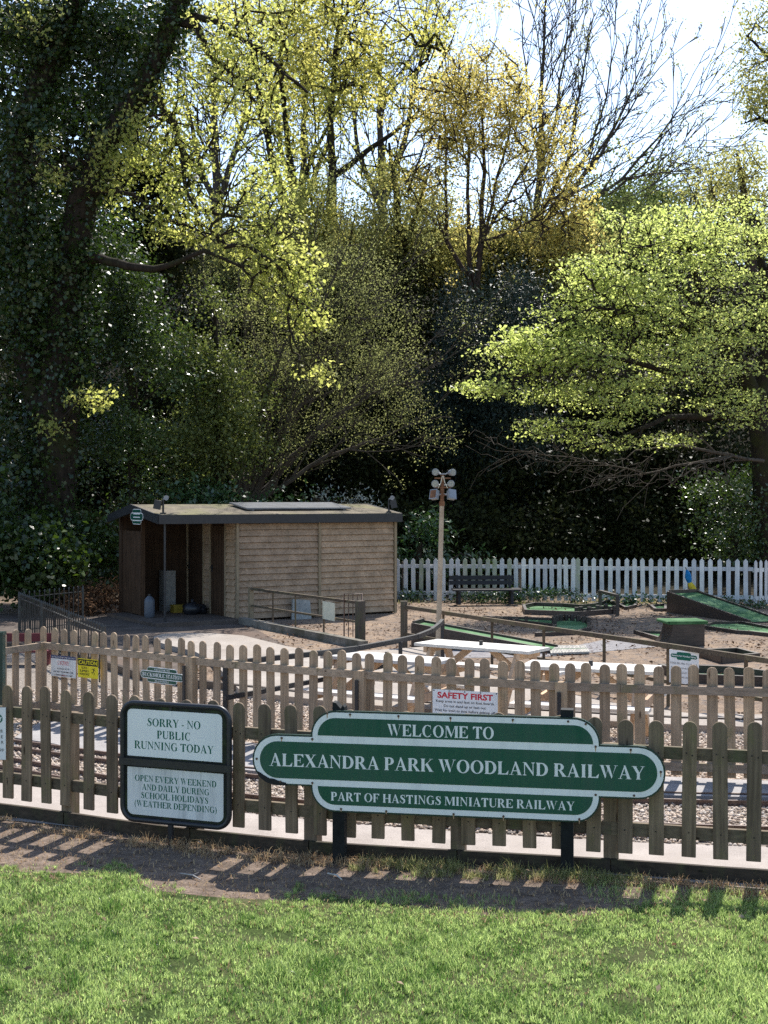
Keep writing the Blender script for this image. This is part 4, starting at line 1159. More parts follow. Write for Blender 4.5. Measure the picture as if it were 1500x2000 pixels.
# kerb and handrail in front of the shed
m = MB()
ka, kb = G(472, 1219), G(712, 1268)
m.beam(ka + Vector((0, 0, .065)), kb + Vector((0, 0, .065)), 0.13, 0.13)
tag(m.build("concrete_kerb", M_['kerb']), "raised concrete kerb running from the shed corner to the gate post", "kerb")
m = MB()
m.beam(G(305, 1226, 0) + Vector((0, 0, .04)), ka + Vector((0, 0.05, .04)), 0.1, 0.09)
tag(m.build("concrete_kerb", M_['yard']), "low dark kerb along the front of the shed porch", "kerb")
hr = thing("handrail", "mossy brown handrail with wooden end posts beside the shed wall", "handrail", tuple(G(490, 1216)))
p0, p1 = G(490, 1216), G(703.5, 1254)
m = MB(); m.box(p0 + Vector((0, 0, .34)), (.085, .085, .68), RT); m.build("end_post", M_['clad_v'], hr)
m = MB(); m.box(p1 + Vector((0, 0, .345)), (.135, .12, .69), RT); m.build("end_post", M_['post_wood'], hr)
m = MB(); m.beam(p0 + Vector((0, 0, .655)), p1 + Vector((0, 0, .655)), .05, .045); m.build("rail", M_['rail_wood'], hr)
m = MB(); m.beam(p0 + Vector((0, 0, .33)), p1 + Vector((0, 0, .33)), .03, .035); m.build("rail", M_['rail_wood'], hr)
for px in (533, 577, 632.5):
    b = p0.lerp(p1, 0.5)
    lo, hi = 0.0, 1.0
    for _ in range(30):
        mid = (lo + hi) / 2; q = p0.lerp(p1, mid)
        if q.x / q.y * F + CX < px: lo = mid
        else: hi = mid
    q = p0.lerp(p1, lo)
    m = MB(); m.tube([q, q + Vector((0, 0, .64))], .017, 6); m.build("baluster", M_['rail_wood'], hr)
q0, q1 = p0.lerp(p1, .70), p0.lerp(p1, .80)
M, L = frame(q0 - V_ * 0.03, q1 - V_ * 0.03)
m = MB(); m.prism([(0, .30), (L, .29), (L, .60), (0, .61)], M, 0.03, 0.045)
m.prism([(.01, .31), (.03, .31), (.03, .59), (.01, .59)], M, .046, .05)
tag(m.build("blank_board", M_['cream']), "blank cream board hung on the handrail by the shed", "board")
gt = thing("metal_gate", "low thin barred metal gate beside the thick handrail post", "gate", tuple(G(690, 1252)))
g0, g1 = p1 + Vector((-0.28, 0.35, 0)), p1 + Vector((0.02, 0.42, 0))
m = MB()
m.tube([g0 + Vector((0, 0, .05)), g0 + Vector((0, 0, .78)), g1 + Vector((0, 0, .78)), g1 + Vector((0, 0, .05))], .013, 6); m.build("gate_frame", M_['rust_steel'], gt)
for k in range(1, 4):
    q = g0.lerp(g1, k / 4); m = MB(); m.tube([q + Vector((0, 0, .05)), q + Vector((0, 0, .78))], .009, 5); m.build("bar", M_['rust_steel'], gt)
p = S(1.08, -0.22, 0)
M = Matrix(((U_.x, 0, -V_.x, p.x), (U_.y, 0, -V_.y, p.y), (0, 1, 0, 0), (0, 0, 0, 1))) @ Matrix.Rotation(R(-9), 4, 'X') @ Matrix.Rotation(R(-5), 4, 'Z')
m = MB(); m.prism([(0, 0), (.44, .0), (.40, .40), (.02, .41)], M, 0, .045)
tag(m.build("paving_slab", M_['slab']), "loose grey paving slab leaning against the shed wall", "slab")

# ------------------------------------------------------------------ spear topped railings, left
rl = thing("metal_railings", "low iron spear topped railings turning a corner left of the shed", "railings", tuple(G(37, 1245)))
c0 = Vector((-6.3, 22.1, 0)); c1 = Vector((-3.55, 16.3, 0)); c2 = Vector((-5.55, 23.6, 0))
for a, b, n in ((c0, c1, 40), (c0, c2, 13)):
    for z in (0.69, 0.12):
        m = MB(); m.beam(a + Vector((0, 0, z)), b + Vector((0, 0, z)), .038, .012); m.build("rail", M_['iron'], rl)
    for k in range(n + 1):
        if k == 0 and b is c2: continue
        q = a.lerp(b, k / n)
        big = k % 13 == 0
        m = MB()
        m.tube([q + Vector((0, 0, .02)), q + Vector((0, 0, .745)), q + Vector((0, 0, .775)), q + Vector((0, 0, .80))], [.011 if not big else .02, .011 if not big else .02, .016, .002], 5)
        m.build("bar", M_['iron'], rl)
p = G(40, 1302)
t = thing("bench_seat", "low maroon wooden bench half hidden behind the middle fence at far left", "bench", tuple(p))
for k in range(3):
    m = MB(); m.box(p + Vector((-.05, .13 * k, .22)), (.95, .11, .03)); m.build("seat_plank", M_['maroon'], t)
for x in (-.42, .32):
    m = MB(); m.box(p + Vector((x, .13, .10)), (.07, .34, .20)); m.build("leg", M_['maroon'], t)
m = MB(); m.box(p + Vector((-.05, .36, .38)), (.95, .03, .12)); m.build("backrest", M_['maroon'], t)

# ------------------------------------------------------------------ white picket fence behind
L1 = Vector(((775 - CX) / F * 30.4, 30.4, 0)); L2 = Vector(((1472 - CX) / F * 28.5, 28.5, 0)); L3 = Vector(((1700 - CX) / F * 31.2, 31.2, 0))
wf = thing("white_picket_fence", "white painted pointed picket fence in front of the dark trees, algae stained in places", "fence", tuple(L1))
WP = [65, 122, 178, 233, 288, 343, 398, 452, 506, 560, 614, 667, 720, 773, 826, 879, 931, 985, 1037, 1089, 1141, 1193, 1245, 1297, 1347, 1380]
WP = [760 + x / 3.75 for x in WP] + [1100 + x / 3.75 for x in (164, 223, 284, 344, 403, 463, 523, 584, 646, 707, 767, 830, 893, 956, 1016, 1081, 1146, 1210, 1273, 1337)]
def wl_at(px):
    a, b = (L1, L2) if px < 1472 else (L2, L3)
    lo, hi = -0.3, 1.3
    for _ in range(40):
        mid = (lo + hi) / 2; q = a + (b - a) * mid
        if q.x / q.y * F + CX < px: lo = mid
        else: hi = mid
    return a + (b - a) * lo
wp = picket_mesh(0.098, 1.0, 0.02, 'point')
wp2 = picket_mesh(0.098, 1.0, 0.02, 'point')
wa = math.atan2((L2 - L1).y, (L2 - L1).x)
for i, px in enumerate(WP):
    p = wl_at(px); zt = CAMZ - (np.interp(px, [775, 1100, 1460], [1090.5, 1088.5, 1091.5]) - HY) * p.y / F
    g_ = 9 <= i <= 15 and i not in (14,) or i in (25, 3)
    put(wp2 if g_ else wp, "picket", M_['white_fence_green'] if g_ else M_['white_fence'], wf, p + Vector((0, 0, zt - 1.0)), wa + random.uniform(-.03, .03), random.uniform(-.015, .015), random.uniform(-.014, .014))
wa2 = math.atan2((L3 - L2).y, (L3 - L2).x)
for k in range(16):
    p = L2 + (L3 - L2).normalized() * (0.06 + 0.19 * k)
    put(wp, "picket", M_['white_fence'], wf, p + Vector((0, 0, 0.03)), wa2, random.uniform(-.015, .015), random.uniform(-.012, .012))
for a, b in ((L1, L1.lerp(L2, .505)), (L1.lerp(L2, .51), L2), (L2, L3 + (L3 - L2) * .3)):
    for z in (0.80, 0.17):
        m = MB(); m.beam(a + Vector((0, .035, z)), b + Vector((0, .035, z + .03)), .03, .085); m.build("rail", M_['white_fence'], wf)
for t_ in (0.02, .2, .36, .51, .68, .85, .99):
    p = L1.lerp(L2, t_) + Vector((0, .10, .45))
    m = MB(); m.box(p, (.08, .08, .9)); m.build("post", M_['post_wood'], wf)

# black bench
bp = Vector(((945 - CX) / F * 28.9, 28.9, 0.02))
RB = Matrix.Rotation(R(5), 3, 'Z')
bn = thing("park_bench", "black wooden bench with two back planks in front of the white fence", "bench", tuple(bp))
def B(x, y, z): return bp + RB @ Vector((x, y, z))
for z in (0.585, 0.475):
    m = MB(); m.box(B(-.03, .19 + (z - .475) * .25, z + (.0)), (1.46, .03, .095), RB @ Matrix.Rotation(R(-12), 3, 'X')); m.build("back_plank", M_['bench'], bn)
for k in range(3):
    m = MB(); m.box(B(.06, .10 - .125 * k, .335 - .006 * k), (1.56, .11, .035), RB); m.build("seat_plank", M_['bench'], bn)
for x in (-.58, .62):
    m = MB(); m.box(B(x, -.03, .295), (.06, .40, .05), RB); m.beam(B(x, -.16, 0), B(x, -.12, .28), .06, .07, RB @ Vector((0, 1, 0))); m.beam(B(x, .18, 0), B(x, .10, .28), .06, .07, RB @ Vector((0, 1, 0))); m.beam(B(x, .14, .27), B(x, .245, .64), .05, .05, RB @ Vector((0, 1, 0)))
    m.build("bench_end", M_['bench'], bn)

# ------------------------------------------------------------------ floodlight pole
lb = G(855, 1291); lb.z = 0
k = lb.y / F
lp = thing("floodlight_pole", "short cream pole carrying six small floodlights in the middle of the picture", "lamp post", tuple(lb))
top = Vector(((863 - CX) * k, lb.y, CAMZ - (986 - HY) * k)); tip = Vector(((864.5 - CX) * k, lb.y, CAMZ - (927 - HY) * k))
m = MB(); m.tube([lb, lb.lerp(top, .5), top], [.042, .038, .034], 12); m.build("pole", M_['pole'], lp)
m = MB(); m.tube([top, tip], .028, 10); m.tube([top + Vector((0, 0, -.015)), top + Vector((0, 0, .05))], .04, 10); m.build("head_mast", M_['rust'], lp)
m = MB()
for y in (934, 952, 967):
    z = CAMZ - (y - HY) * k
    m.beam((tip.x - .12, lb.y - .02, z), (tip.x + .12, lb.y - .02, z), .018, .022)
m.build("cross_arm", M_['rust'], lp)
m = MB(); m.box(tip + Vector((0, 0, .01)), (.1, .08, .02)); m.build("mast_cap", M_['lamp_grey'], lp)
glass = NT("lamp_glass"); gco = glass.n("TexCoord").outputs["Object"]
M_['lamp_glass'] = glass.bsdf(glass.ramp(glass.n("TexVoronoi", {"Vector": gco, "Scale": 60.0}).outputs[0], [(0.2, (0.42, 0.40, 0.30)), (0.5, (0.20, 0.19, 0.15))]), 0.2, 0, 0.6)
def spot(px, py, r, yaw, pitch):
    c = Vector(((px - CX) * k, lb.y - .05, CAMZ - (py - HY) * k))
    d = Vector((math.sin(R(yaw)) * math.cos(R(pitch)), -math.cos(R(yaw)) * math.cos(R(pitch)), math.sin(R(pitch))))
    m = MB(); m.tube([c - d * .07, c - d * .05, c + d * .03, c + d * .036], [r * .45, r * .75, r, r * 1.03], 14); m.tube([c - d * .06, Vector((tip.x, lb.y, c.z - .03))], .01, 6)
    h = m.build("spot_lamp", M_['lamp_grey'], lp)
    m = MB(); m.tube([c + d * .0365, c + d * .042], [r * .93, r * .8], 14); m.build("lens", M_['lamp_glass'], h)
for q in ((851.5, 922.5, .052, -18, 5), (882, 923, .052, 30, 5), (850.5, 945, .054, -14, 2), (879.5, 945, .052, 12, 4)):
    spot(*q)
for px, yaw, mm in ((848.5, -38, 'rust'), (881, 30, 'lamp_grey')):
    c = Vector(((px - CX) * k, lb.y - .06, CAMZ - (966.5 - HY) * k))
    Rm = Matrix.Rotation(R(yaw), 3, 'Z') @ Matrix.Rotation(R(-20), 3, 'X') @ Matrix.Rotation(R(9 if px > 860 else -6), 3, 'Y')
    m = MB(); m.box(c, (.11, .07, .135), Rm); m.box(c + Rm @ Vector((0, -.037, 0)), (.125, .008, .15), Rm); m.beam(c, Vector((tip.x, lb.y, c.z + .01)), .02, .02)
    h = m.build("flood_lamp", M_['lamp_grey'], lp)
    m = MB(); m.box(c + Rm @ Vector((0, -.043, 0)), (.10, .004, .12), Rm); m.build("lens", M_[mm], h)
m = MB()
for s_ in (-1, 1):
    m.tube([Vector((tip.x + s_ * .005, lb.y - .06, tip.z - .02)), Vector((tip.x + s_ * .03, lb.y - .07, tip.z - .12)), Vector((tip.x + s_ * .07, lb.y - .08, tip.z - .20))], .006, 5)
m.build("cable", M_['cream'], lp)

# ------------------------------------------------------------------ handrails of the ramp
def rail_pts(pl, z): return [G(x, y, z) for x, y in pl]
r1 = thing("handrail", "long brown wooden handrail descending from the lamp post side to the right edge", "handrail", tuple(G(786, 1262)))
tp_ = rail_pts([(789, 1185), (866, 1196.5), (961, 1211), (1062, 1226), (1180, 1243), (1305, 1261), (1457, 1284), (1560, 1300)], .70)
for a, b in zip(tp_[:-1], tp_[1:]):
    e = (b - a) * .004
    m = MB(); m.beam(a - e, b + e, .05, .055); m.build("rail", M_['rail_wood'], r1)
    m = MB(); m.beam(a + Vector((0, 0, -.42)), b + Vector((0, 0, -.42)), .03, .04); m.build("rail", M_['rail_wood'], r1)
p = tp_[0]; m = MB(); m.box(Vector((p.x, p.y, .39)), (.11, .11, .80)); m.build("end_post", M_['post_wood'], r1)
for p in tp_[1:]:
    m = MB(); m.box(Vector((p.x, p.y, .34)), (.035, .035, .68)); m.build("post", M_['rail_wood'], r1)
r2 = thing("handrail", "black painted ramp handrail curving up to the floodlight pole", "handrail", tuple(G(470, 1440)))
bt = rail_pts([(440, 1297), (520, 1287), (610, 1277.5), (700, 1266), (770, 1253), (815, 1243), (842, 1232), (858, 1220), (864, 1213)], .80)
bl = rail_pts([(440, 1363), (520, 1349), (610, 1331), (660, 1321), (760, 1298)], .52)
for a, b in zip(bt[:-1], bt[1:]):
    e = (b - a) * .02
    m = MB(); m.beam(a - e, b + e, .045, .052); m.build("rail", M_['black'], r2)
for a, b in zip(bl[:-1], bl[1:]):
    m = MB(); m.beam(a - (b - a) * .02, b + (b - a) * .02, .035, .045); m.build("rail", M_['black'], r2)
for i, (px, py) in enumerate(((693, 1267), (782, 1251), (440, 1297), (864, 1213))):
    p = G(px, py, .80); m = MB(); m.box(Vector((p.x, p.y, .39)), (.045, .045, .79)); m.build("post", M_['black'], r2)

# notice under the long handrail
p0, p1 = tp_[5].copy(), tp_[5].lerp(tp_[6], .40); p0 = tp_[4].lerp(tp_[5], .995)
a = Vector(((1305 - CX) / F * 14.75, 14.75, 0)); b = Vector(((1362 - CX) / F * 14.45, 14.45, 0))
M, L = frame(a - Vector((0, .06, 0)), b - Vector((0, .06, 0)))
zt, zb = CAMZ - (1268 - HY) * 14.7 / F, CAMZ - (1332 - HY) * 14.7 / F
t = thing("picnic_notice", "white notice with green lobed logo hanging below the long brown handrail", "sign", tuple(M.translation))
m = MB(); m.prism([(0, zb), (L, zb), (L, zt), (0, zt)], M, -.005, 0); m.build("plate", M_['white'], t)
m = MB(); m.prism(rrect(.02, zt - .085, L - .02, zt - .042, .021, 6), M, .0012, .0020); m.prism(rrect(L * .26, zt - .108, L * .74, zt - .018, .016, 6), M, .0004, .0010); m.build("logo", M_['green_ink'], t)
m = MB(); sans(m, "Alexandra Park Woodland Railway", M, .032, L - .032, zt - .070, .018, .0026, .02); m.build("lettering", M_['white'], t)
m = MB()
for q, (tx, x0, x1) in enumerate((("PLEASE FEEL FREE TO USE OUR", .03, .96), ("PICNIC AREA WHILST WAITING", .06, .94), ("BUT PLEASE TAKE", .22, .80), ("LITTER HOME WITH YOU", .12, .88))):
    sans(m, tx, M, L * x0, L * x1, zt - .158 - q * .052, .021, .0006)
m.build("ink_lettering", M_['ink'], t)

# ------------------------------------------------------------------ picnic tables
def picnic(c, ang, ln_, wd, label):
    t = thing("picnic_table", label, "picnic table", tuple(c), "picnic tables on the gravel")
    Rz = Matrix.Rotation(ang, 3, 'Z')
    def P(x, y, z): return Vector(c) + Rz @ Vector((x, y, z))
    n = 5
    pw = wd / n
    for i in range(n):
        m = MB(); m.box(P(0, -wd / 2 + pw * (i + .5), .735), (ln_, pw - .006, .032), Rz); m.build("top_plank", M_['table_top'], t)
    for s_ in (-1, 1):
        for q in range(2):
            m = MB(); m.box(P(0, s_ * (wd / 2 + .24 + q * .11), .43), (ln_, .10, .032), Rz); m.build("bench_plank", M_['table_top'], t)
        x = s_ * (ln_ / 2 - .18)
        for q in (-1, 1):
            m = MB(); m.beam(P(x, q * .14, .718), P(x, q * (wd / 2 + .30), 0), .09, .042, Rz @ Vector((1, 0, 0))); m.build("leg", M_['table_leg'], t)
        m = MB(); m.beam(P(x + s_ * .045, -(wd / 2 + .36), .39), P(x + s_ * .045, wd / 2 + .36, .39), .042, .085); m.build("bench_bearer", M_['table_leg'], t)
        m = MB(); m.beam(P(x + s_ * .045, -(wd / 2 - .02), .685), P(x + s_ * .045, wd / 2 - .02, .685), .042, .07); m.build("top_bearer", M_['table_leg'], t)
        m = MB(); m.beam(P(x - s_ * .01, 0, .41), P(x - s_ * .42, 0, .715), .042, .07); m.build("brace", M_['table_leg'], t)
    m = MB(); m.tube([P(0, 0, .752), P(0, 0, .80)], .022, 10); m.build("parasol_socket", M_['black'], t)
picnic((1.08, 14.25, .02), math.atan2(-.80, 1.15), 1.46, .50, "sun bleached picnic table just in front of the floodlight pole")
picnic((0.03, 13.20, .02), math.atan2(-.65, 1.12), 1.32, .50, "picnic table directly behind the left post of the middle fence, below the black handrail")
picnic((2.02, 12.50, .02), math.atan2(-.42, 1.15), 1.30, .52, "picnic table behind the middle fence nearest the white notice with logo")

# ------------------------------------------------------------------ miniature golf
def golf(label, name="golf_lane", cat="golf obstacle"):
    t = thing(name, label, cat, (0, 0, 0)); return t
def ramp(label, a, b, wd, h0, h1, side):
    """a: foot of the high end (near corner), b: foot of the low end (near corner)"""
    a, b = Vector(a), Vector(b)
    t = thing("golf_ramp", label, "golf ramp", tuple(a))
    u = (b - a); L = u.length; u.normalize()
    n = Vector((-u.y, u.x, 0)) * side
    m = MB()
    q = [a, b, b + n * wd, a + n * wd]
    hs = [h0, h1, h1, h0]
    vs = q + [p + Vector((0, 0, h)) for p, h in zip(q, hs)]
    m.add(vs, [(3, 2, 1, 0), (4, 5, 6, 7), (0, 1, 5, 4), (1, 2, 6, 5), (2, 3, 7, 6), (3, 0, 4, 7)])
    m.build("body", M_['golf_wood'], t)
    m = MB()
    i = n * .05
    p = [a + i + Vector((0, 0, h0 + .005)), b + i + Vector((0, 0, h1 + .005)), b + n * wd - i + Vector((0, 0, h1 + .005)), a + n * wd - i + Vector((0, 0, h0 + .005))]
    m.add(p + [x + Vector((0, 0, .006)) for x in p], [(4, 5, 6, 7), (0, 1, 5, 4), (2, 3, 7, 6), (1, 2, 6, 5), (3, 0, 4, 7)])
    m.build("felt", M_['felt'], t)
    for o in (n * .025, n * (wd - .025)):
        m = MB(); m.beam(a + o + Vector((0, 0, h0 + .022)), b + o + Vector((0, 0, h1 + .022)), .045, .05); m.build("side_board", M_['golf_wood'], t)
    m = MB(); m.beam(a + u * .025 + Vector((0, 0, h0 + .035)) + n * .05, a + u * .025 + n * (wd - .05) + Vector((0, 0, h0 + .035)), .045, .075); m.build("end_board", M_['golf_wood'], t)
    return t
ramp("long dark golf ramp with green felt, high end by the floodlight pole", G(803, 1266), G(1074, 1277), .62, .36, .03, 1)
ramp("dark golf ramp with green felt sloping down to the right edge", G(1302, 1196), G(1462, 1218), .80, .40, .02, 1)

def lane(label, poly_px, h=.065, z=0.0, extra=None):
    pts = [G(x, y) for x, y in poly_px]
    c = sum(pts, Vector()) / len(pts)
    t = thing("golf_lane", label, "golf lane", tuple(c))
    m = MB(); poly = [(p.x, p.y) for p in pts]
    ar = sum(poly[i][0]*poly[(i+1) % len(poly)][1]-poly[(i+1) % len(poly)][0]*poly[i][1] for i in range(len(poly)))
    if ar < 0: poly.reverse()
    m.prism(poly, Matrix.Identity(4), .0, .022); m.build("felt", M_['felt'], t)
    for i, a in enumerate(pts):
        b = pts[(i + 1) % len(pts)]
        m = MB(); e = (b - a).normalized() * .02; m.beam(a - e + Vector((0, 0, h / 2)), b + e + Vector((0, 0, h / 2)), .06, h + random.uniform(0, .006)); m.build("edge_board", M_['golf_wood'], t)
    return t
t = lane("keyhole shaped golf lane ending in a round green behind the long ramp", [(946, 1209), (1090, 1214), (1112, 1209), (1135, 1211), (1150, 1220), (1150, 1232), (1120, 1240), (1048, 1243), (1080, 1232), (1084, 1226)])
for px, py in ((996, 1213), (1009, 1217), (1028, 1213)):
    p = G(px, py + 3); m = MB(); m.box(p + Vector((0, 0, .06)), (.07, .07, .12)); m.build("block", M_['golf_wood'], t)
for k in range(9):
    an = R(10 + k * 20); c = G(1118, 1222)
    p = c + Vector((.33 * math.cos(an), 1.1 * math.sin(an) * .75, 0)); m = MB(); m.tube([p, p + Vector((0, 0, .14))], .05, 8); m.build("log", M_['golf_wood'], t)
t = lane("log edged golf lane with a low square gate near the white fence", [(1023, 1190), (1045, 1185), (1100, 1187), (1135, 1190), (1160, 1187), (1190, 1180), (1207, 1186), (1206, 1198), (1130, 1204), (1027, 1200)], .10)
for k in range(10):
    p = G(1126 + k * 8.2, 1199 + 3 * math.sin(k * .7)); m = MB(); m.tube([p, p + Vector((0, 0, .14 + .03 * (k % 2)))], .045, 8); m.build("log", M_['golf_wood'], t)
for px, py in ((1172, 1189), (1206, 1202)):
    p = G(px, py); m = MB(); m.box(p + Vector((0, 0, .20)), (.07, .07, .40)); m.build("gate_post", M_['golf_wood'], t)
m = MB(); a, b = G(1172, 1189), G(1206, 1202); m.beam(a + Vector((0, 0, .38)), b + Vector((0, 0, .40)), .06, .06); m.build("gate_beam", M_['golf_wood'], t)
lane("short far golf lane right of the square gate", [(1211, 1185), (1228, 1180), (1243, 1181), (1240, 1187), (1222, 1191)])
lane("small dark edged golf lane left of the big right hand ramp", [(1272, 1187), (1300, 1184), (1300, 1194), (1280, 1194)])
lane("narrow golf lane leading up to the curved golf box", [(1241, 1238), (1313, 1241), (1308, 1256), (1290, 1252)])
lane("wide golf lane running to the right edge below the big ramp", [(1372, 1228), (1392, 1221), (1448, 1220), (1490, 1228), (1560, 1240), (1560, 1250), (1470, 1240), (1440, 1238)])
lane("golf lane edges half hidden behind the middle fence at far right", [(1290, 1314), (1420, 1318), (1520, 1330), (1620, 1345), (1620, 1356), (1500, 1340), (1360, 1334)], .12)
lane("low dark board framed golf lane right of the white notice", [(1364, 1282), (1440, 1279), (1480, 1290), (1410, 1296)], .11)
# quarter pipe box
q = G(1312, 1263); e_ = G(1368, 1264)
t = thing("golf_box", "dark brown curved golf box with a bright green felt top", "golf obstacle", tuple(q))
u = Vector((1, .10, 0)).normalized(); n = Vector((-u.y, u.x, 0)); wd = .52
prof = [(0.55, 0), (0.55, .36), (.02, .36)] + [(.02 - .26 * (1 - math.cos(R(a))) , .36 - .36 * math.sin(R(a))) for a in range(10, 91, 10)]
m = MB(); k0 = len(prof)
vs = [q + u * x + Vector((0, 0, z)) for x, z in prof] + [q + u * x + n * wd + Vector((0, 0, z)) for x, z in prof]
m.add(vs, [tuple(range(k0)), tuple(reversed(range(k0, 2 * k0)))] + [(i, i + k0, (i + 1) % k0 + k0, (i + 1) % k0) for i in range(k0)])
m.build("body", M_['golf_wood'], t)
m = MB(); a, b = q + u * -.02 - n * .02, q + u * .57 - n * .02
m.beam(q + u * .27 + Vector((0, 0, .385)) - n * .02, q + u * .27 + n * (wd + .02) + Vector((0, 0, .385)), .66, .05)
m.tube([q + u * -.06 - n * .02 + Vector((0, 0, .385)), q + u * -.06 + n * (wd + .02) + Vector((0, 0, .385))], .026, 8)
m.build("felt_top", M_['felt'], t)
# duckboard
a = G(1076, 1281); b = G(1151, 1278); c = G(1143, 1265); d = G(1073, 1266)
t = thing("duckboard", "weathered grey slatted duckboard lying on the needles", "duckboard", tuple(a))
for r_ in range(2):
    for k in range(26):
        f = (k + .5) / 26
        lo = a.lerp(b, f); hi = d.lerp(c, f)
        p, q2 = (lo, lo.lerp(hi, .46)) if r_ == 0 else (lo.lerp(hi, .54), hi)
        m = MB(); m.beam(p + Vector((0, 0, .03)), q2 + Vector((0, 0, .03)), .028, .03); m.build("slat", M_['slat_grey'], t)
m = MB(); p, q2 = a.lerp(d, .5), b.lerp(c, .5); m.beam(p + Vector((0, 0, .032)), q2 + Vector((0, 0, .032)), .07, .02); m.build("felt_strip", M_['felt'], t)
# flag
fp = wl_at(1342) + Vector((0, -.35, 0)); fk = fp.y / F
t = thing("furled_flag", "furled blue and yellow cloth flag on a stick by the white fence", "flag", tuple(fp))
def X_(px, py): return Vector(((px - CX) * fk, fp.y, CAMZ - (py - HY) * fk))
m = MB(); m.tube([X_(1339, 1108), X_(1359, 1160)], .012, 6); m.build("stick", M_['post_wood'], t)
m = MB(); m.tube([X_(1341, 1113), X_(1343, 1119), X_(1344, 1127), X_(1346, 1134), X_(1347, 1138)], [.02, .055, .075, .06, .045], 9); m.build("blue_cloth", M_['blue_cloth'], t)
m = MB(); m.tube([X_(1347, 1137.5), X_(1349, 1143), X_(1353, 1148), X_(1357, 1153)], [.045, .065, .07, .05], 9); m.build("yellow_cloth", M_['yellow_cloth'], t)
# ------------------------------------------------------------------ trees and undergrowth
def barkmat(name, lo, hi, moss=None):
    s = NT(name)
    co = s.n("TexCoord").outputs["Object"]
    g = s.noise(s.n("Mapping", {"Vector": co, "Scale": (9, 9, 2.2)}).outputs[0], 1.5, 6, 0.7)
    c = s.ramp(g, [(0.3, lo), (0.7, hi)])
    if moss:
        c = s.mix(s.ramp(s.noise(co, 1.6, 4, 0.6), [(0.5, (0, 0, 0)), (0.65, (0.8, 0.8, 0.8))]), c, moss)
    return s.bsdf(c, 0.95, 0, 0.1, g, 0.8, 0.03)
BARK = barkmat("oak_bark", (0.014, 0.011, 0.008), (0.045, 0.035, 0.027), (0.035, 0.038, 0.014))
BARK_L = barkmat("grey_twig_bark", (0.045, 0.037, 0.030), (0.12, 0.10, 0.082))
BARK_R = barkmat("reddish_bark", (0.035, 0.024, 0.019), (0.095, 0.066, 0.05))
OAK = leafmat("young_oak_leaf", (0.19, 0.22, 0.05), (0.42, 0.41, 0.14), 0.62, (2.0, 2.0, 1.7), 0.3, 0.5)
OAK_F = leafmat("far_oak_leaf", (0.24, 0.25, 0.06), (0.40, 0.38, 0.12), 0.6, (1.9, 1.85, 1.6))
GOLD = leafmat("bronze_yellow_leaf", (0.30, 0.265, 0.08), (0.54, 0.46, 0.17), 0.62, (1.85, 1.82, 1.6))
OLIVE = leafmat("olive_leaf", (0.19, 0.19, 0.06), (0.35, 0.325, 0.12), 0.55, (1.75, 1.8, 1.6))
HORN = leafmat("hornbeam_leaf", (0.22, 0.26, 0.07), (0.43, 0.46, 0.175), 0.66, (1.9, 1.92, 1.6), 0.35, 0.45)
IVY_D = leafmat("old_ivy_leaf", (0.012, 0.026, 0.007), (0.045, 0.075, 0.018), 0.15, (1.8, 2.1, 0.7), 0.5, 0.34)
IVY = leafmat("ivy_leaf", (0.020, 0.038, 0.010), (0.075, 0.115, 0.030), 0.2, (2.0, 2.2, 0.7), 0.5, 0.34)
HOLLY = leafmat("holly_leaf", (0.022, 0.042, 0.014), (0.085, 0.125, 0.042), 0.2, (2.0, 2.2, 0.8), 0.55, 0.34)
LAUREL = leafmat("laurel_leaf", (0.022, 0.052, 0.020), (0.06, 0.115, 0.04), 0.15, (1.5, 1.7, 0.7), 0.7, 0.3)
YEW = leafmat("yew_needle", (0.014, 0.025, 0.018), (0.045, 0.066, 0.048), 0.1, None, 0.2, 0.5)
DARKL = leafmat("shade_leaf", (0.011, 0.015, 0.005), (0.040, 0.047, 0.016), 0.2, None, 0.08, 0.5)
HAZEL = leafmat("hazel_bud_leaf", (0.12, 0.13, 0.05), (0.26, 0.265, 0.12), 0.52, (1.75, 1.8, 1.5))
SILV = leafmat("silver_leaf", (0.16, 0.19, 0.18), (0.34, 0.38, 0.37), 0.2)
FARG = leafmat("far_green_leaf", (0.13, 0.17, 0.05), (0.24, 0.28, 0.09), 0.5)
SHRUB = leafmat('olive_shrub_leaf', (0.04, 0.06, 0.016), (0.18, 0.205, 0.07), 0.4, (1.7, 1.75, 1.2), 0.35, 0.4)
SCRUB = leafmat("olive_scrub_leaf", (0.09, 0.09, 0.03), (0.22, 0.20, 0.08), 0.45, (1.6, 1.6, 1.4))
BRACKEN2 = leafmat('pale_dead_leaf', (0.12, 0.07, 0.04), (0.42, 0.32, 0.22), 0.15)
BRACKEN = leafmat("dead_bracken", (0.06, 0.034, 0.021), (0.16, 0.095, 0.057), 0.15)

def leaf_arrays(pos, size, up=0.3, droop=0.0, aspect=0.62):
    n = len(pos)
    nr = RNG.normal(size=(n, 3)); nr[:, 2] += up * 1.5
    nr /= np.linalg.norm(nr, axis=1)[:, None]
    d = RNG.normal(size=(n, 3)); d[:, 2] -= droop * 1.5
    d -= nr * (d * nr).sum(1)[:, None]; d /= np.linalg.norm(d, axis=1)[:, None] + 1e-9
    s = np.cross(nr, d)
    sz = size * RNG.uniform(0.5, 1.45, (n, 1))
    v = np.zeros((n, 4, 3))
    v[:, 0] = pos
    v[:, 1] = pos + d * sz * 0.5 + s * sz * aspect / 2 + nr * sz * 0.08
    v[:, 2] = pos + d * sz - nr * sz * 0.06
    v[:, 3] = pos + d * sz * 0.5 - s * sz * aspect / 2 + nr * sz * 0.08
    f = np.arange(n * 4).reshape(n, 4)
    return v.reshape(-1, 3), f
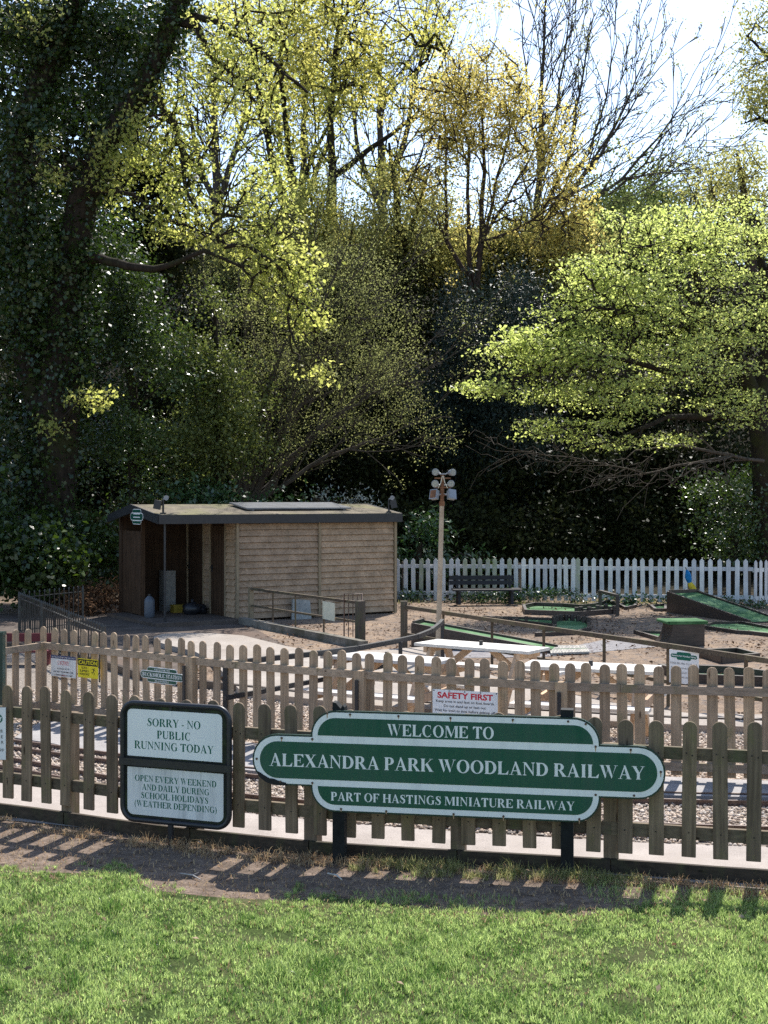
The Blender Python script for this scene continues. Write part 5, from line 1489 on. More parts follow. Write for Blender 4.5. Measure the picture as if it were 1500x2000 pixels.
def leaf_obj(name, pos, size, mat, parent=None, up=0.3, droop=0.0, aspect=0.62, tintsd=0.22, kind=None, clump=1.2):
    pos = np.asarray(pos)
    v, f = leaf_arrays(pos, size, up, droop, aspect)
    t = 0.5 + RNG.normal(0, tintsd, len(pos)) + 0.22 * vnoise(pos[:, 0] + pos[:, 1] * .6, pos[:, 2] - pos[:, 1] * .3, clump, 5)
    if parent is not None:
        v = v - np.array(ORG[parent.name])
    o = link(name, np_mesh(name, v, f, 4, tint=np.repeat(np.clip(t, 0, 1), 4)), mat, parent)
    if kind: o["kind"] = kind
    return o
def frusta(p0, p1, r0, r1, k):
    n = len(p0)
    t = p1 - p0; L = np.linalg.norm(t, axis=1)[:, None] + 1e-9; t = t / L
    ref = np.where(np.abs(t[:, 2:3]) < 0.9, np.array([[0, 0, 1.0]]), np.array([[1.0, 0, 0]]))
    a = np.cross(t, ref); a /= np.linalg.norm(a, axis=1)[:, None] + 1e-9
    b = np.cross(t, a)
    an = np.arange(k) * 2 * np.pi / k
    ring = a[:, None] * np.cos(an)[None, :, None] + b[:, None] * np.sin(an)[None, :, None]
    v0 = (p0 - t * r0[:, None] * 0.4)[:, None] + ring * r0[:, None, None]; v1 = (p1 + t * r1[:, None] * 0.4)[:, None] + ring * r1[:, None, None]
    v = np.concatenate([v0, v1], 1)
    q = np.array([[i, (i + 1) % k, k + (i + 1) % k, k + i] for i in range(k)])
    f = q[None] + (np.arange(n) * 2 * k)[:, None, None]
    return v.reshape(-1, 3), f.reshape(-1, 4)
class Skel:
    def __init__(s):
        s.p, s.par, s.r, s.fix = [], [], [], []
    def limb(s, pts, seg=0.5, wob=0.06, attach=True):
        """pts: (px, py, d, radius) polyline"""
        P = [W(a, b, c) for a, b, c, _ in pts]; Q = [q[3] for q in pts]
        par = -1
        if attach and s.p:
            A = np.array(s.p); d = np.linalg.norm(A - np.array(P[0]), axis=1); par = int(d.argmin())
        for i in range(len(P)):
            if i == 0:
                s.p.append(tuple(P[0])); s.par.append(par); s.r.append(Q[0]); s.fix.append(True); last = len(s.p) - 1
                continue
            L = (P[i] - P[i-1]).length; n = max(1, int(L / seg))
            for k in range(1, n + 1):
                f = k / n
                q = P[i-1].lerp(P[i], f)
                if k < n: q = q + Vector((random.gauss(0, wob), random.gauss(0, wob), random.gauss(0, wob))) * min(1, seg)
                s.p.append(tuple(q)); s.par.append(last); s.r.append(Q[i-1] + (Q[i] - Q[i-1]) * f); s.fix.append(True)
                last = len(s.p) - 1
    def grow(s, targets, seg=0.45, bias=0.7, wob=0.07, sag=0.0, upw=0.0):
        """attach every target point to the nearest suitable node by a curved twig"""
        T = np.asarray(targets)
        base = np.array(s.p)
        d0 = np.array([np.linalg.norm(base - t, axis=1).min() for t in T])
        tips = []
        cap = len(s.p) + len(T) * 14
        P = np.zeros((cap, 3)); D = np.zeros((cap, 3)); n = len(s.p)
        P[:n] = base
        for i in range(n):
            j = s.par[i]
            v = base[i] - base[j] if j >= 0 else np.array([0, 0, 1.0])
            D[i] = v / (np.linalg.norm(v) + 1e-9)
        for i in np.argsort(d0):
            t = T[i]
            v = t - P[:n]; L = np.linalg.norm(v, axis=1) + 1e-9
            c = (v * D[:n]).sum(1) / L
            cost = L * (1 + bias * (1 - c)) + upw * np.maximum(0, P[:n, 2] - t[2] + 0.2 * L)
            j = int(cost.argmin())
            L = np.linalg.norm(t - P[j]); k = int(min(12, max(1, round(L / seg))))
            p0 = P[j].copy(); d = D[j] * 0.55 + (t - p0) / (L + 1e-9) * 0.45
            c1 = p0 + d * L * 0.45
            par = j
            for q in range(1, k + 1):
                f = q / k
                x = (1-f)**2 * p0 + 2 * f * (1-f) * c1 + f * f * t
                x = x + RNG.normal(0, wob * min(1, L), 3) * (1 if q < k else 0) - np.array([0, 0, sag * L * f * f])
                if n >= cap: break
                P[n] = x; v2 = x - P[par]; D[n] = v2 / (np.linalg.norm(v2) + 1e-9)
                s.p.append(tuple(x)); s.par.append(par); s.r.append(0.0); s.fix.append(False)
                par = n; n += 1
            tips.append(par)
        s.tips = tips
        return np.array([s.p[i] for i in tips])
    def mesh(s, name, rtip=0.008, pw=0.45, rmax=0.09, sides=5):
        n = len(s.p); cnt = np.zeros(n)
        par = np.array(s.par)
        hasch = np.zeros(n, bool); hasch[par[par >= 0]] = True
        cnt[~hasch] = 1
        for i in range(n - 1, -1, -1):
            if par[i] >= 0: cnt[par[i]] += cnt[i]
        r = np.where(np.array(s.fix), np.array(s.r), np.minimum(rmax, rtip * np.maximum(cnt, 1) ** pw))
        P = np.array(s.p)
        idx = np.where(par >= 0)[0]
        r1 = r[idx]; r0 = np.where(np.array(s.fix)[idx], r[par[idx]], np.minimum(r[par[idx]], r1 * 1.4))
        big = r1 > 0.07
        V, Fc, o = [], [], 0
        for sel, k in ((big, 10), (~big, sides)):
            if sel.any():
                v, f = frusta(P[par[idx[sel]]], P[idx[sel]], r0[sel], r1[sel], k)
                V.append(v); Fc.append(f + o); o += len(v)
        return np.concatenate(V), np.concatenate(Fc), P
def ramify(s, i, d, L, r, lvl, up, ang, seg, tips, thin=.55, step=(1.1, .7, .5, .4), rmn=.006):
    '''recursive branch: nodes of falling radius with side shoots, bending upwards'''
    n = max(2, int(L / seg)); p = np.array(s.p[i]); last = i; kids = []
    for k in range(1, n + 1):
        d = d + np.array([0, 0, up]) + RNG.normal(0, .07, 3); d /= np.linalg.norm(d)
        p = p + d * L / n
        s.p.append(tuple(p)); s.par.append(last); last = len(s.p) - 1
        s.r.append(max(rmn, r * (1 - .75 * k / n))); s.fix.append(True); kids.append((last, d.copy(), k / n))
    tips.append(tuple(p))
    if lvl > 0:
        m = max(2, int(L / step[min(3, len(step) - lvl)]))
        for f in np.linspace(.15, .92, m):
            j, dd, ff_ = kids[min(n - 1, int(f * n))]
            q = RNG.normal(size=3); q -= dd * q.dot(dd); q /= np.linalg.norm(q) + 1e-9
            a = R(ang * RNG.uniform(.6, 1.3))
            ramify(s, j, dd * math.cos(a) + q * math.sin(a), L * RNG.uniform(.32, .55) * (1.1 - .5 * f), max(rmn, r * (1 - .75 * ff_) * thin), lvl - 1, up, ang, seg, tips, thin, step, rmn)
def spray(s, every, L, lvl, up, ang, seg=.45, zmin=-1e9, rmin=0, thin=.5, rr=.45, lean=(0, 0, 0), rmn=.006):
    '''side branches from the drawn limbs'''
    tips = []
    for i in range(len(s.p)):
        if not s.fix[i] or s.par[i] < 0 or s.p[i][2] < zmin: continue
        if RNG.uniform() > every: continue
        d = np.array(s.p[i]) - np.array(s.p[s.par[i]]); d /= np.linalg.norm(d) + 1e-9
        q = RNG.normal(size=3); q -= d * q.dot(d); q /= np.linalg.norm(q) + 1e-9
        a = R(ang * RNG.uniform(.7, 1.4))
        v = d * math.cos(a) + q * math.sin(a) + np.array(lean)
        ramify(s, i, v / np.linalg.norm(v), L * RNG.uniform(.6, 1.15), min(s.r[i] * rr, .06), lvl, up, ang, seg, tips, thin, (1.1, .7, .5, .4), rmn)
    return np.array(tips)
def carve(p, s, thr, tier=1.3):
    '''drop whole regions of a crown so that gaps show through'''
    if len(p) == 0: return p
    k = vnoise(p[:, 0] + .4 * p[:, 1], p[:, 2] * tier - .3 * p[:, 1], s, 31) > thr
    return p[k] if k.any() else p
def clumped(p, n, sd):
    c = p[RNG.choice(len(p), max(4, len(p) // n), replace=False)]
    return around(c, n, sd)
def blob_pts(blobs, shell=0.35):
    """blobs: (px, py, d, rx px, ry px, rdepth m, n) -> world points"""
    out = []
    for (px, py, d, rx, ry, rd, n) in blobs:
        v = RNG.normal(size=(n, 3)); v /= np.linalg.norm(v, axis=1)[:, None]
        v *= RNG.uniform(0, 1, (n, 1)) ** shell
        c = np.array(W(px, py, d)); k = d / F
        out.append(c + v * np.array([rx * k, rd, ry * k]))
    return np.concatenate(out)
def around(p, n, sd):
    p = np.repeat(p, n, 0)
    return p + RNG.normal(0, 1, p.shape) * np.array(sd)
def tree(name, label, cat, base, skel, bark, crowns, rtip=0.008, pw=0.45, rmax=0.09, group=None, trunk="trunk"):
    t = thing(name, label, cat, base, group)
    v, f, P = skel.mesh(trunk, rtip, pw, rmax)
    link(trunk, np_mesh(trunk, v - np.array(base), f, 4, smooth=True), bark, t)
    for (nm, pos, size, mat, kw) in crowns:
        leaf_obj(nm, pos, size, mat, t, **kw)
    return t

# --- the ivy clad oak on the left
sk = Skel()
sk.limb([(92, 1175, 29, .62), (98, 1000, 29, .55), (112, 800, 29, .50), (128, 640, 29, .44), (142, 520, 28.9, .38), (160, 400, 28.8, .34), (205, 285, 28.7, .29), (272, 185, 28.6, .25), (318, 95, 28.5, .22), (352, 0, 28.4, .20), (385, -120, 28.2, .14), (420, -260, 28, .06)], wob=.03, attach=False)
sk.limb([(106, 860, 29, .40), (62, 700, 29.3, .40), (42, 420, 29.4, .38), (50, 250, 29.4, .35), (82, 160, 29.3, .30), (122, 75, 29.2, .25), (160, -30, 29, .2), (200, -170, 29, .1)], wob=.03)
sk.limb([(140, 520, 28.9, .15), (190, 503, 28.5, .11), (250, 520, 28, .09), (300, 526, 27.6, .08), (345, 513, 27.3, .06), (400, 490, 27, .045), (470, 520, 26.8, .03)], .3, .04)
sk.limb([(262, 170, 28.6, .10), (300, 185, 28.3, .08), (340, 240, 28, .075), (357, 300, 27.8, .06), (362, 370, 27.6, .04), (390, 420, 27.4, .03)], .3, .04)
sk.limb([(340, 40, 28.4, .10), (385, 50, 28.2, .08), (405, 100, 28, .07), (440, 130, 27.8, .05), (500, 200, 27.6, .03)], .3, .04)
sk.limb([(160, 395, 28.8, .08), (180, 370, 28.5, .07), (260, 380, 28, .05), (330, 430, 27.6, .035), (420, 460, 27.2, .025)], .3, .05)
sk.limb([(370, 30, 28.4, .09), (430, 45, 28, .07), (520, 110, 27.6, .05), (600, 180, 27.4, .03)], .3, .05)
sk.limb([(110, 860, 28.8, .05), (150, 780, 28, .03), (200, 790, 27.6, .015)], .3, .04)
T = blob_pts([(350, 270, 28, 110, 110, 1.2, 150), (470, 400, 27.4, 130, 120, 1.2, 190), (550, 520, 27, 75, 110, .9, 120), (600, 650, 27, 38, 90, .6, 60), (250, 350, 28, 70, 60, .8, 34), (110, 310, 28, 85, 46, .6, 44), (215, 290, 28, 50, 50, .6, 24), (440, 180, 27.7, 110, 110, 1.2, 120),
               (620, 710, 27, 24, 36, .3, 16), (185, 778, 27.6, 48, 14, .3, 14), (105, 835, 27.6, 22, 10, .2, 5), (215, 690, 28, 30, 20, .3, 0), (480, 60, 27.8, 120, 80, 1.2, 70), (350, 430, 27.5, 90, 50, .7, 50), (60, 20, 27.6, 60, 40, .6, 10)])
tips = sk.grow(T, .4, .6, .06, 0.02)
lv = around(carve(tips, 2.4, -.42), 20, (.15, .15, .12))
ivy = []
Ps = np.array(sk.p); rs = np.array(sk.r)
selr = np.array(sk.fix) & (rs > .11)
ip = around(Ps[selr], 640, (.24, .24, .30)); kk = RNG.uniform(size=len(ip)) < np.clip((ip[:, 2] - 14) * -.12 + .9, .6, 1); ip = ip[kk]
ivyb = blob_pts([(60, 250, 29.2, 90, 200, 1, 3400), (60, 60, 29.2, 120, 100, 1.2, 3000), (70, 560, 29, 110, 180, 1.1, 4600), (60, 800, 28.9, 110, 160, 1.2, 4200), (70, 1010, 28.8, 110, 130, 1.3, 3800), (230, 60, 29.6, 110, 90, 1.2, 2600), (230, 180, 29.8, 90, 80, 1, 1800), (150, 620, 28.7, 40, 160, .7, 1500)], .5)
oak = tree("oak_tree", "huge ivy clad oak at the left with yellow green young leaves on outstretched limbs", "tree", tuple(W(92, 1175, 29)), sk, BARK,
     [("crown", lv, .095, OAK, dict(up=.2)), ("ivy", np.concatenate([ip, clumped(carve(ivyb, 2.2, -.4), 40, (.26, .26, .3)), clumped(carve(ivyb, 2.2, -.4), 40, (.2, .2, .25))]), .095, IVY_D, dict(up=.5, droop=.6, aspect=.85))], 0.012, .42, .07)

# --- two tall oaks up the slope
def far_oak(label, limbs, blobs, mat, ls, per, sd, name="oak_tree", bark=BARK, rtip=.012, group=None, bias=.7, seg=.8, rmax=.10, wob=.07, pw=.45, upw=0.0, rs=1.0, ram=None, airy=-.45):
    s = Skel()
    for i, l in enumerate(limbs): s.limb([(a, b_, c, max(.02, q * rs)) for a, b_, c, q in l], .8, .07, attach=i > 0)
    tp = np.zeros((0, 3))
    if ram: tp = spray(s, **ram)
    if blobs: tp = np.concatenate([tp, s.grow(blob_pts(blobs), seg, bias, wob, 0, upw)])
    b = W(*limbs[0][0][:3])
    cr = [("crown", around(carve(tp, 1.1, airy), per, sd), ls, mat, dict(up=.2))] if per else []
    return tree(name, label, "tree", tuple(b), s, bark, cr, rtip, pw, rmax, group)
far_oak("tall forked oak left of centre, its dark trunks splitting in front of open sky",
        [[(568, 520, 55, .50), (566, 440, 55, .42), (552, 380, 55, .34), (530, 310, 55, .26), (510, 225, 55, .2), (496, 120, 55, .14), (478, 20, 55, .1), (466, -80, 55, .05)],
         [(568, 440, 55, .36), (572, 350, 55, .28), (560, 260, 55, .2), (548, 150, 54.5, .14), (545, 20, 54, .08)],
         [(574, 420, 55, .26), (588, 370, 55, .2), (608, 310, 55, .15), (650, 230, 54.5, .1), (690, 120, 54, .07), (720, 20, 54, .04)]],
        [(500, 110, 55, 120, 130, 4, 150), (570, 130, 55, 90, 130, 4, 110), (650, 110, 54, 90, 120, 4, 100), (520, 290, 55, 60, 80, 3, 40), (600, 330, 55, 50, 70, 3, 28), (560, -20, 55, 160, 60, 4, 90)], OAK_F, .17, 26, (.30, .30, .26), rs=.62, rtip=.02)
far_oak("tall spreading oak just left of the yellow leaved tree, with a long right hand limb",
        [[(645, 520, 52, .45), (646, 440, 52, .38), (648, 370, 52, .32), (650, 330, 52, .26), (645, 230, 52, .2), (652, 120, 52, .14), (668, 10, 52, .09), (690, -90, 52, .05)],
         [(650, 345, 52, .22), (680, 325, 52, .19), (720, 292, 52, .16), (765, 262, 52, .13), (812, 225, 51.5, .1), (850, 150, 51.5, .07), (890, 60, 51, .04)],
         [(646, 440, 52, .16), (622, 415, 52, .13), (612, 440, 52, .10), (608, 475, 52, .06)],
         [(740, 280, 52, .1), (775, 310, 51.5, .08), (820, 300, 51, .05)]],
        [(680, 110, 52, 110, 120, 4, 110), (770, 130, 51.5, 90, 110, 3, 90), (830, 80, 51, 60, 90, 3, 50), (650, 250, 52, 60, 80, 3, 34), (740, 330, 51, 50, 40, 2, 26), (720, -10, 52, 140, 60, 4, 60)], OAK_F, .16, 26, (.28, .28, .24), rs=.66, rtip=.02)
# --- yellow leaved multi stemmed tree
far_oak("multi stemmed tree with golden yellow young leaves right of centre",
        [[(928, 620, 45, .26), (935, 520, 45, .22), (940, 400, 45, .17), (944, 280, 45, .11), (950, 120, 45, .04)],
         [(922, 600, 45, .2), (916, 470, 45, .16), (915, 330, 45, .11), (902, 190, 45, .06), (884, 110, 45, .03)],
         [(930, 560, 45, .2), (900, 520, 45.3, .17), (872, 470, 45.3, .15), (870, 350, 45.3, .1), (868, 230, 45.3, .06), (876, 120, 45.3, .03)],
         [(934, 520, 45, .16), (962, 400, 44.8, .12), (985, 300, 44.8, .08), (1010, 190, 44.8, .04)],
         [(936, 480, 45, .14), (985, 400, 44.6, .1), (1030, 320, 44.5, .07), (1065, 230, 44.5, .03)],
         [(950, 470, 44.8, .1), (1040, 430, 44.3, .07), (1110, 380, 44.2, .04)], [(872, 460, 45, .1), (820, 400, 45, .07), (780, 320, 45, .04)]],
        [(950, 190, 45, 100, 110, 2.4, 300), (1110, 420, 44, 60, 70, 1.6, 90), (830, 260, 45, 60, 110, 2, 120), (1080, 240, 44.4, 50, 60, 1.6, 50), (885, 230, 45, 60, 130, 2, 190), (1015, 260, 44.6, 60, 110, 2, 180), (1060, 400, 44.3, 80, 90, 2, 160), (820, 330, 45, 60, 80, 2, 60), (1100, 320, 44.3, 60, 60, 1.6, 50), (1090, 470, 44, 90, 60, 2, 90), (960, 420, 45, 90, 70, 2, 60)], GOLD, .105, 18, (.20, .20, .19), "golden_tree", BARK_R, .016, None, 1.4, .6, rs=.5, ram=dict(every=.5, L=2.4, lvl=1, up=.10, ang=24, zmin=9.5))
far_oak("olive yellow bushy tree behind the thicket left of the golden tree",
        [[(780, 640, 47, .24), (782, 500, 47, .2), (775, 380, 47, .13), (760, 280, 47, .05)], [(782, 500, 47, .14), (820, 400, 47, .09), (840, 320, 47, .04)]],
        [(770, 400, 47, 70, 120, 2.6, 140), (820, 450, 46.5, 70, 90, 2.4, 100), (720, 470, 47, 50, 60, 2, 50)], OLIVE, .12, 20, (.30, .30, .26), "bushy_tree", BARK, .010)
for px, top, d, mt, lab in ((690, 470, 46, OLIVE, "rounded olive bushy tree just right of the hazel thicket's top"), (860, 430, 48, OLIVE, "rounded olive bushy tree under the left stems of the golden tree"),
        (1010, 450, 47, OLIVE, "rounded yellow bushy tree under the right side of the golden tree"), (1130, 470, 45, OLIVE, "rounded olive bushy tree between the golden tree and the hornbeam"),
        (1210, 430, 50, FARG, "rounded pale green bushy tree behind the top of the hornbeam"), (500, 430, 46, OLIVE, "rounded olive bushy tree behind the hanging sprays of the ivy clad oak"),
        (610, 400, 49, OAK_F, "rounded bright bushy tree at the feet of the forked oak")):
    h_ = random.uniform(.8, 1.2)
    far_oak(lab, [[(px, top + 240, d, .16), (px + 3, top + 90, d, .12), (px - 3, top - 20, d, .04)], [(px, top + 110, d, .08), (px + 40, top + 20, d, .03)], [(px, top + 110, d, .08), (px - 42, top + 30, d, .03)]],
            [(px, top, d, 55, 60 * h_, 1.6, 110), (px - 45, top + 60, d, 50, 50, 1.6, 90), (px + 45, top + 50, d, 50, 55, 1.6, 90), (px, top + 110, d - .5, 90, 50, 1.6, 110)], mt, .11, 22, (.26, .26, .22), "bushy_tree", BARK_R, .010, ram=dict(every=.5, L=1.6, lvl=1, up=.06, ang=28, zmin=6))
# --- bare tree fanning to the upper right
far_oak("leafless tree with fine branches fanning up to the right against the sky",
        [[(1035, 640, 53, .5), (1042, 500, 53, .42), (1048, 400, 53, .34), (1054, 290, 53, .26), (1058, 160, 53, .18), (1064, 30, 53, .1), (1068, -90, 53, .05)],
         [(1046, 430, 53, .28), (1085, 360, 53, .22), (1120, 260, 53, .16), (1140, 140, 53, .1), (1160, 30, 53, .05)],
         [(1046, 450, 53, .30), (1110, 385, 52.6, .24), (1175, 300, 52.4, .17), (1225, 200, 52.2, .1), (1262, 110, 52, .05)],
         [(1050, 470, 53, .28), (1130, 420, 52.4, .22), (1215, 350, 52, .16), (1285, 270, 51.8, .1), (1345, 195, 51.6, .04)],
         [(1052, 330, 53, .2), (1085, 240, 53, .15), (1102, 120, 53, .1), (1112, 0, 53, .05)], [(1100, 390, 52.6, .18), (1150, 300, 52.4, .13), (1185, 190, 52.2, .09), (1205, 80, 52, .05)], [(1150, 330, 52.5, .15), (1200, 260, 52.4, .11), (1250, 180, 52.2, .07), (1290, 130, 52, .04)],
         [(1190, 380, 52.2, .15), (1260, 320, 52, .1), (1310, 250, 51.8, .06)], [(1054, 300, 53, .16), (1030, 180, 53, .1), (1020, 40, 53, .05)],
         [(1130, 425, 52.4, .16), (1200, 400, 52, .12), (1260, 370, 51.8, .07), (1330, 320, 51.6, .03)]],
        [], OLIVE, .085, 3, (.12, .12, .12), "bare_tree", BARK_L, .013, rs=.42, ram=dict(every=1.0, L=3.5, lvl=3, up=.05, ang=30, seg=.5, zmin=10.0, lean=(.08, 0, .10), rmn=.0145))
# --- twiggy trees filling the sky behind the two oaks
far_oak("pale twiggy tree far behind the ivy clad oak's outer branches",
        [[(430, 620, 66, .3), (425, 420, 66, .24), (420, 250, 66, .16), (425, 60, 66, .08)], [(425, 420, 66, .2), (380, 280, 66, .12), (350, 130, 66, .05)], [(425, 400, 66, .2), (470, 260, 66, .12), (500, 90, 66, .05)]],
        [], OLIVE, .14, 8, (.3, .3, .3), "twiggy_tree", BARK_L, ram=dict(every=.8, L=5.0, lvl=2, up=.06, ang=32, seg=.7, zmin=10, rmn=.013))
far_oak("pale twiggy tree far behind the gap between the two tall oaks",
        [[(750, 620, 68, .3), (748, 420, 68, .24), (742, 250, 68, .16), (745, 60, 68, .08)], [(748, 420, 68, .2), (700, 300, 68, .12), (680, 150, 68, .05)], [(748, 400, 68, .2), (800, 240, 68, .12), (830, 60, 68, .05)]],
        [], OLIVE, .14, 5, (.3, .3, .3), "twiggy_tree", BARK_L, ram=dict(every=.8, L=5.0, lvl=2, up=.06, ang=32, seg=.7, zmin=10, rmn=.013))
far_oak("pale twiggy tree far behind the forked oak, showing between its trunks",
        [[(590, 620, 70, .3), (590, 420, 70, .2), (592, 250, 70, .14), (600, 60, 70, .08)], [(590, 430, 70, .2), (550, 300, 70, .12), (530, 150, 70, .05)], [(590, 400, 70, .2), (640, 280, 70, .1), (660, 90, 70, .05)]],
        [], OLIVE, .14, 5, (.3, .3, .3), "twiggy_tree", BARK_L, ram=dict(every=.6, L=5.0, lvl=2, up=.06, ang=32, seg=.7, zmin=11, rmn=.013))
# --- right hand background
far_oak("tall olive leaved tree at the right edge against the sky",
        [[(1600, 700, 40, .4), (1580, 450, 40, .32), (1555, 300, 40, .24), (1540, 120, 40, .15), (1530, -40, 40, .08)], [(1560, 330, 40, .1), (1520, 250, 39.6, .07), (1485, 230, 39.4, .05), (1455, 240, 39.2, .02)], [(1545, 160, 40, .1), (1500, 110, 39.6, .06), (1460, 70, 39.4, .03)]],
        [(1500, 60, 39.6, 70, 80, 1.8, 90), (1492, 150, 39.5, 56, 50, 1.5, 60), (1480, 220, 39.4, 50, 30, 1, 40), (1545, 130, 40, 60, 140, 2, 60), (1545, -50, 40, 80, 60, 2, 40)], OLIVE, .10, 24, (.22, .22, .2), "olive_tree", BARK, .009)
far_oak("bushy olive gold tree rising above the hornbeam near the right edge",
        [[(1470, 640, 44, .25), (1465, 500, 44, .2), (1455, 400, 44, .14), (1440, 300, 44, .05)], [(1466, 500, 44, .12), (1410, 420, 44, .06), (1390, 370, 44, .03)]],
        [(1450, 350, 44, 65, 60, 2, 110), (1490, 420, 44, 50, 80, 2, 100), (1400, 420, 44, 50, 50, 1.6, 60)], OLIVE, .10, 26, (.22, .22, .2), "olive_tree", BARK_R, .010)
for i, (px, py, d, mat, lab) in enumerate(((1205, 400, 78, FARG, "distant hazy green tree at the left of the gap in the far tree line"), (1290, 405, 84, FARG, "distant dull green tree in the far tree line below the bare branches"), (1385, 350, 80, OLIVE, "distant twiggy tree in the far tree line beside the olive gold tree"))):
    k_ = 1.0 if i < 2 else .25
    far_oak(lab, [[(px, py + 190, d, .2), (px, py + 60, d, .15), (px + 4, py - 10, d, .06)], [(px, py + 80, d, .1), (px - 40, py + 10, d, .04)], [(px, py + 80, d, .1), (px + 42, py + 5, d, .04)]],
            [(px, py, d, 30, 34, 2, 50), (px - 40, py + 40, d, 40, 36, 2, 60), (px + 40, py + 36, d, 40, 36, 2, 60), (px, py + 90, d, 80, 50, 2, 110)], mat, .22, int(34 * k_), (.6, .6, .5), "distant_tree", BARK_L, .02, ram=dict(every=.8, L=2.6, lvl=1, up=.06, ang=30, seg=.7, rmn=.014))
tag(leaf_obj("far_scrub", around(blob_pts([(px, 470 + random.uniform(-15, 15), 64 + random.uniform(-2, 2), 60, 40, 1.6, 60) for px in range(1060, 1560, 45)], .5), 26, (.5, .5, .4)), .17, FARG, None, .3), kind="stuff")
# --- light green hornbeam on the right
sk = Skel()
sk.limb([(1502, 1150, 32.00, .34), (1497, 1000, 32.00, .30), (1490, 900, 32.00, .27), (1476, 790, 32.00, .25), (1450, 715, 31.58, .2), (1405, 655, 31.16, .14), (1370, 590, 30.74, .09), (1350, 500, 30.32, .05)], .4, .03, attach=False)
sk.limb([(1480, 780, 32.00, .2), (1502, 660, 32.00, .17), (1492, 540, 32.00, .12), (1470, 430, 32.00, .06)], .4, .04)
sk.limb([(1440, 715, 31.37, .12), (1390, 730, 30.32, .1), (1300, 725, 29.06, .075), (1210, 700, 28.22, .05), (1120, 690, 27.80, .03), (1020, 735, 27.38, .015)], .4, .05)
sk.limb([(1420, 680, 31.16, .11), (1350, 640, 29.90, .09), (1260, 610, 28.85, .06), (1160, 600, 28.22, .035), (1080, 640, 27.80, .02)], .4, .05)
sk.limb([(1476, 800, 32.00, .11), (1400, 812, 30.32, .09), (1300, 815, 28.85, .065), (1220, 850, 28.22, .035), (1130, 880, 27.80, .02)], .4, .05)
sk.limb([(1395, 640, 30.95, .09), (1320, 560, 29.90, .06), (1230, 520, 29.06, .035)], .4, .05)
sk.limb([(1495, 620, 32.00, .12), (1570, 560, 31.16, .08), (1640, 560, 29.90, .04)], .4, .05)
T = blob_pts([(1290, 560, 29.48, 150, 110, 1.6, 260), (1260, 450, 29.90, 110, 50, 1.2, 90), (1130, 540, 29.06, 70, 40, .8, 50), (1000, 690, 27.80, 60, 40, .6, 40), (970, 765, 27.38, 50, 18, .4, 30), (1400, 470, 30.32, 110, 90, 1.5, 170), (1200, 620, 28.64, 150, 80, 1.4, 210), (1090, 690, 28.01, 120, 60, 1.1, 140), (1015, 735, 27.59, 60, 34, .6, 46), (930, 756, 27.38, 42, 9, .2, 14), (1160, 770, 28.22, 150, 60, 1.2, 150), (1300, 710, 29.06, 140, 100, 1.5, 190), (1430, 640, 29.90, 90, 120, 1.5, 160), (1060, 835, 27.80, 60, 26, .5, 26), (1190, 850, 28.01, 80, 34, .7, 44), (1440, 790, 29.90, 60, 60, 1, 50), (1480, 480, 30.95, 60, 90, 1.4, 90), (1170, 560, 29.06, 80, 50, 1, 70), (1560, 600, 29.90, 80, 160, 1.6, 80), (1330, 850, 29.06, 60, 24, .6, 20), (1020, 660, 27.80, 40, 26, .5, 20)])
tips = sk.grow(T, .4, .7, .05, .015)
tree("hornbeam_tree", "broad light green hornbeam on the right spreading low over the white fence", "tree", tuple(W(1502, 1150, 32)), sk, BARK,
     [("crown", around(carve(tips, 2.2, -.30, 3.0), 24, (.23, .23, .045)), .080, HORN, dict(up=.8, droop=.2, aspect=.6))], .009, .45, .07)

# --- hazel thicket in the middle
sk = Skel()
stems = [[(478, 985, 33.5, .09), (505, 830, 33.3, .07), (545, 700, 33, .05), (590, 560, 32.8, .02)], [(488, 985, 33.5, .09), (560, 830, 33, .07), (650, 710, 32.6, .05), (720, 600, 32.4, .02)],
         [(470, 985, 33.5, .08), (466, 800, 33.5, .06), (478, 620, 33.5, .02)], [(492, 985, 33.4, .08), (620, 840, 32.8, .06), (740, 760, 32.4, .04), (830, 745, 32, .015)], [(484, 985, 33.5, .08), (535, 800, 33.2, .06), (620, 620, 32.8, .04), (680, 480, 32.6, .015)],
         [(495, 985, 33.4, .07), (640, 890, 32.6, .05), (760, 850, 32.2, .02)], [(474, 985, 33.6, .07), (440, 800, 33.6, .05), (430, 640, 33.6, .02)]]
for i, l in enumerate(stems): sk.limb(l, .5, .05, attach=i > 0)
T = blob_pts([(680, 560, 32.8, 110, 90, 1.6, 230), (620, 680, 32.8, 120, 110, 1.6, 230), (740, 680, 32.4, 90, 100, 1.4, 170), (550, 620, 33, 80, 130, 1.4, 130), (790, 780, 32.2, 60, 50, 1, 60), (700, 830, 32.4, 110, 50, 1.2, 80), (470, 680, 33.5, 60, 120, 1.2, 70)])
tips = sk.grow(T, .5, 1.4, .05, 0)
tips = np.concatenate([tips, spray(sk, .95, 2.6, 2, .05, 24, .45, zmin=1.0, rmn=.008)])
tree("hazel_thicket", "twiggy grey olive hazel thicket fanning up behind the shed", "bush", tuple(W(480, 985, 33.5)), sk, BARK_L,
     [("crown", around(tips, 20, (.16, .16, .15)), .045, HAZEL, dict(up=.2))], .006, .42, .05)

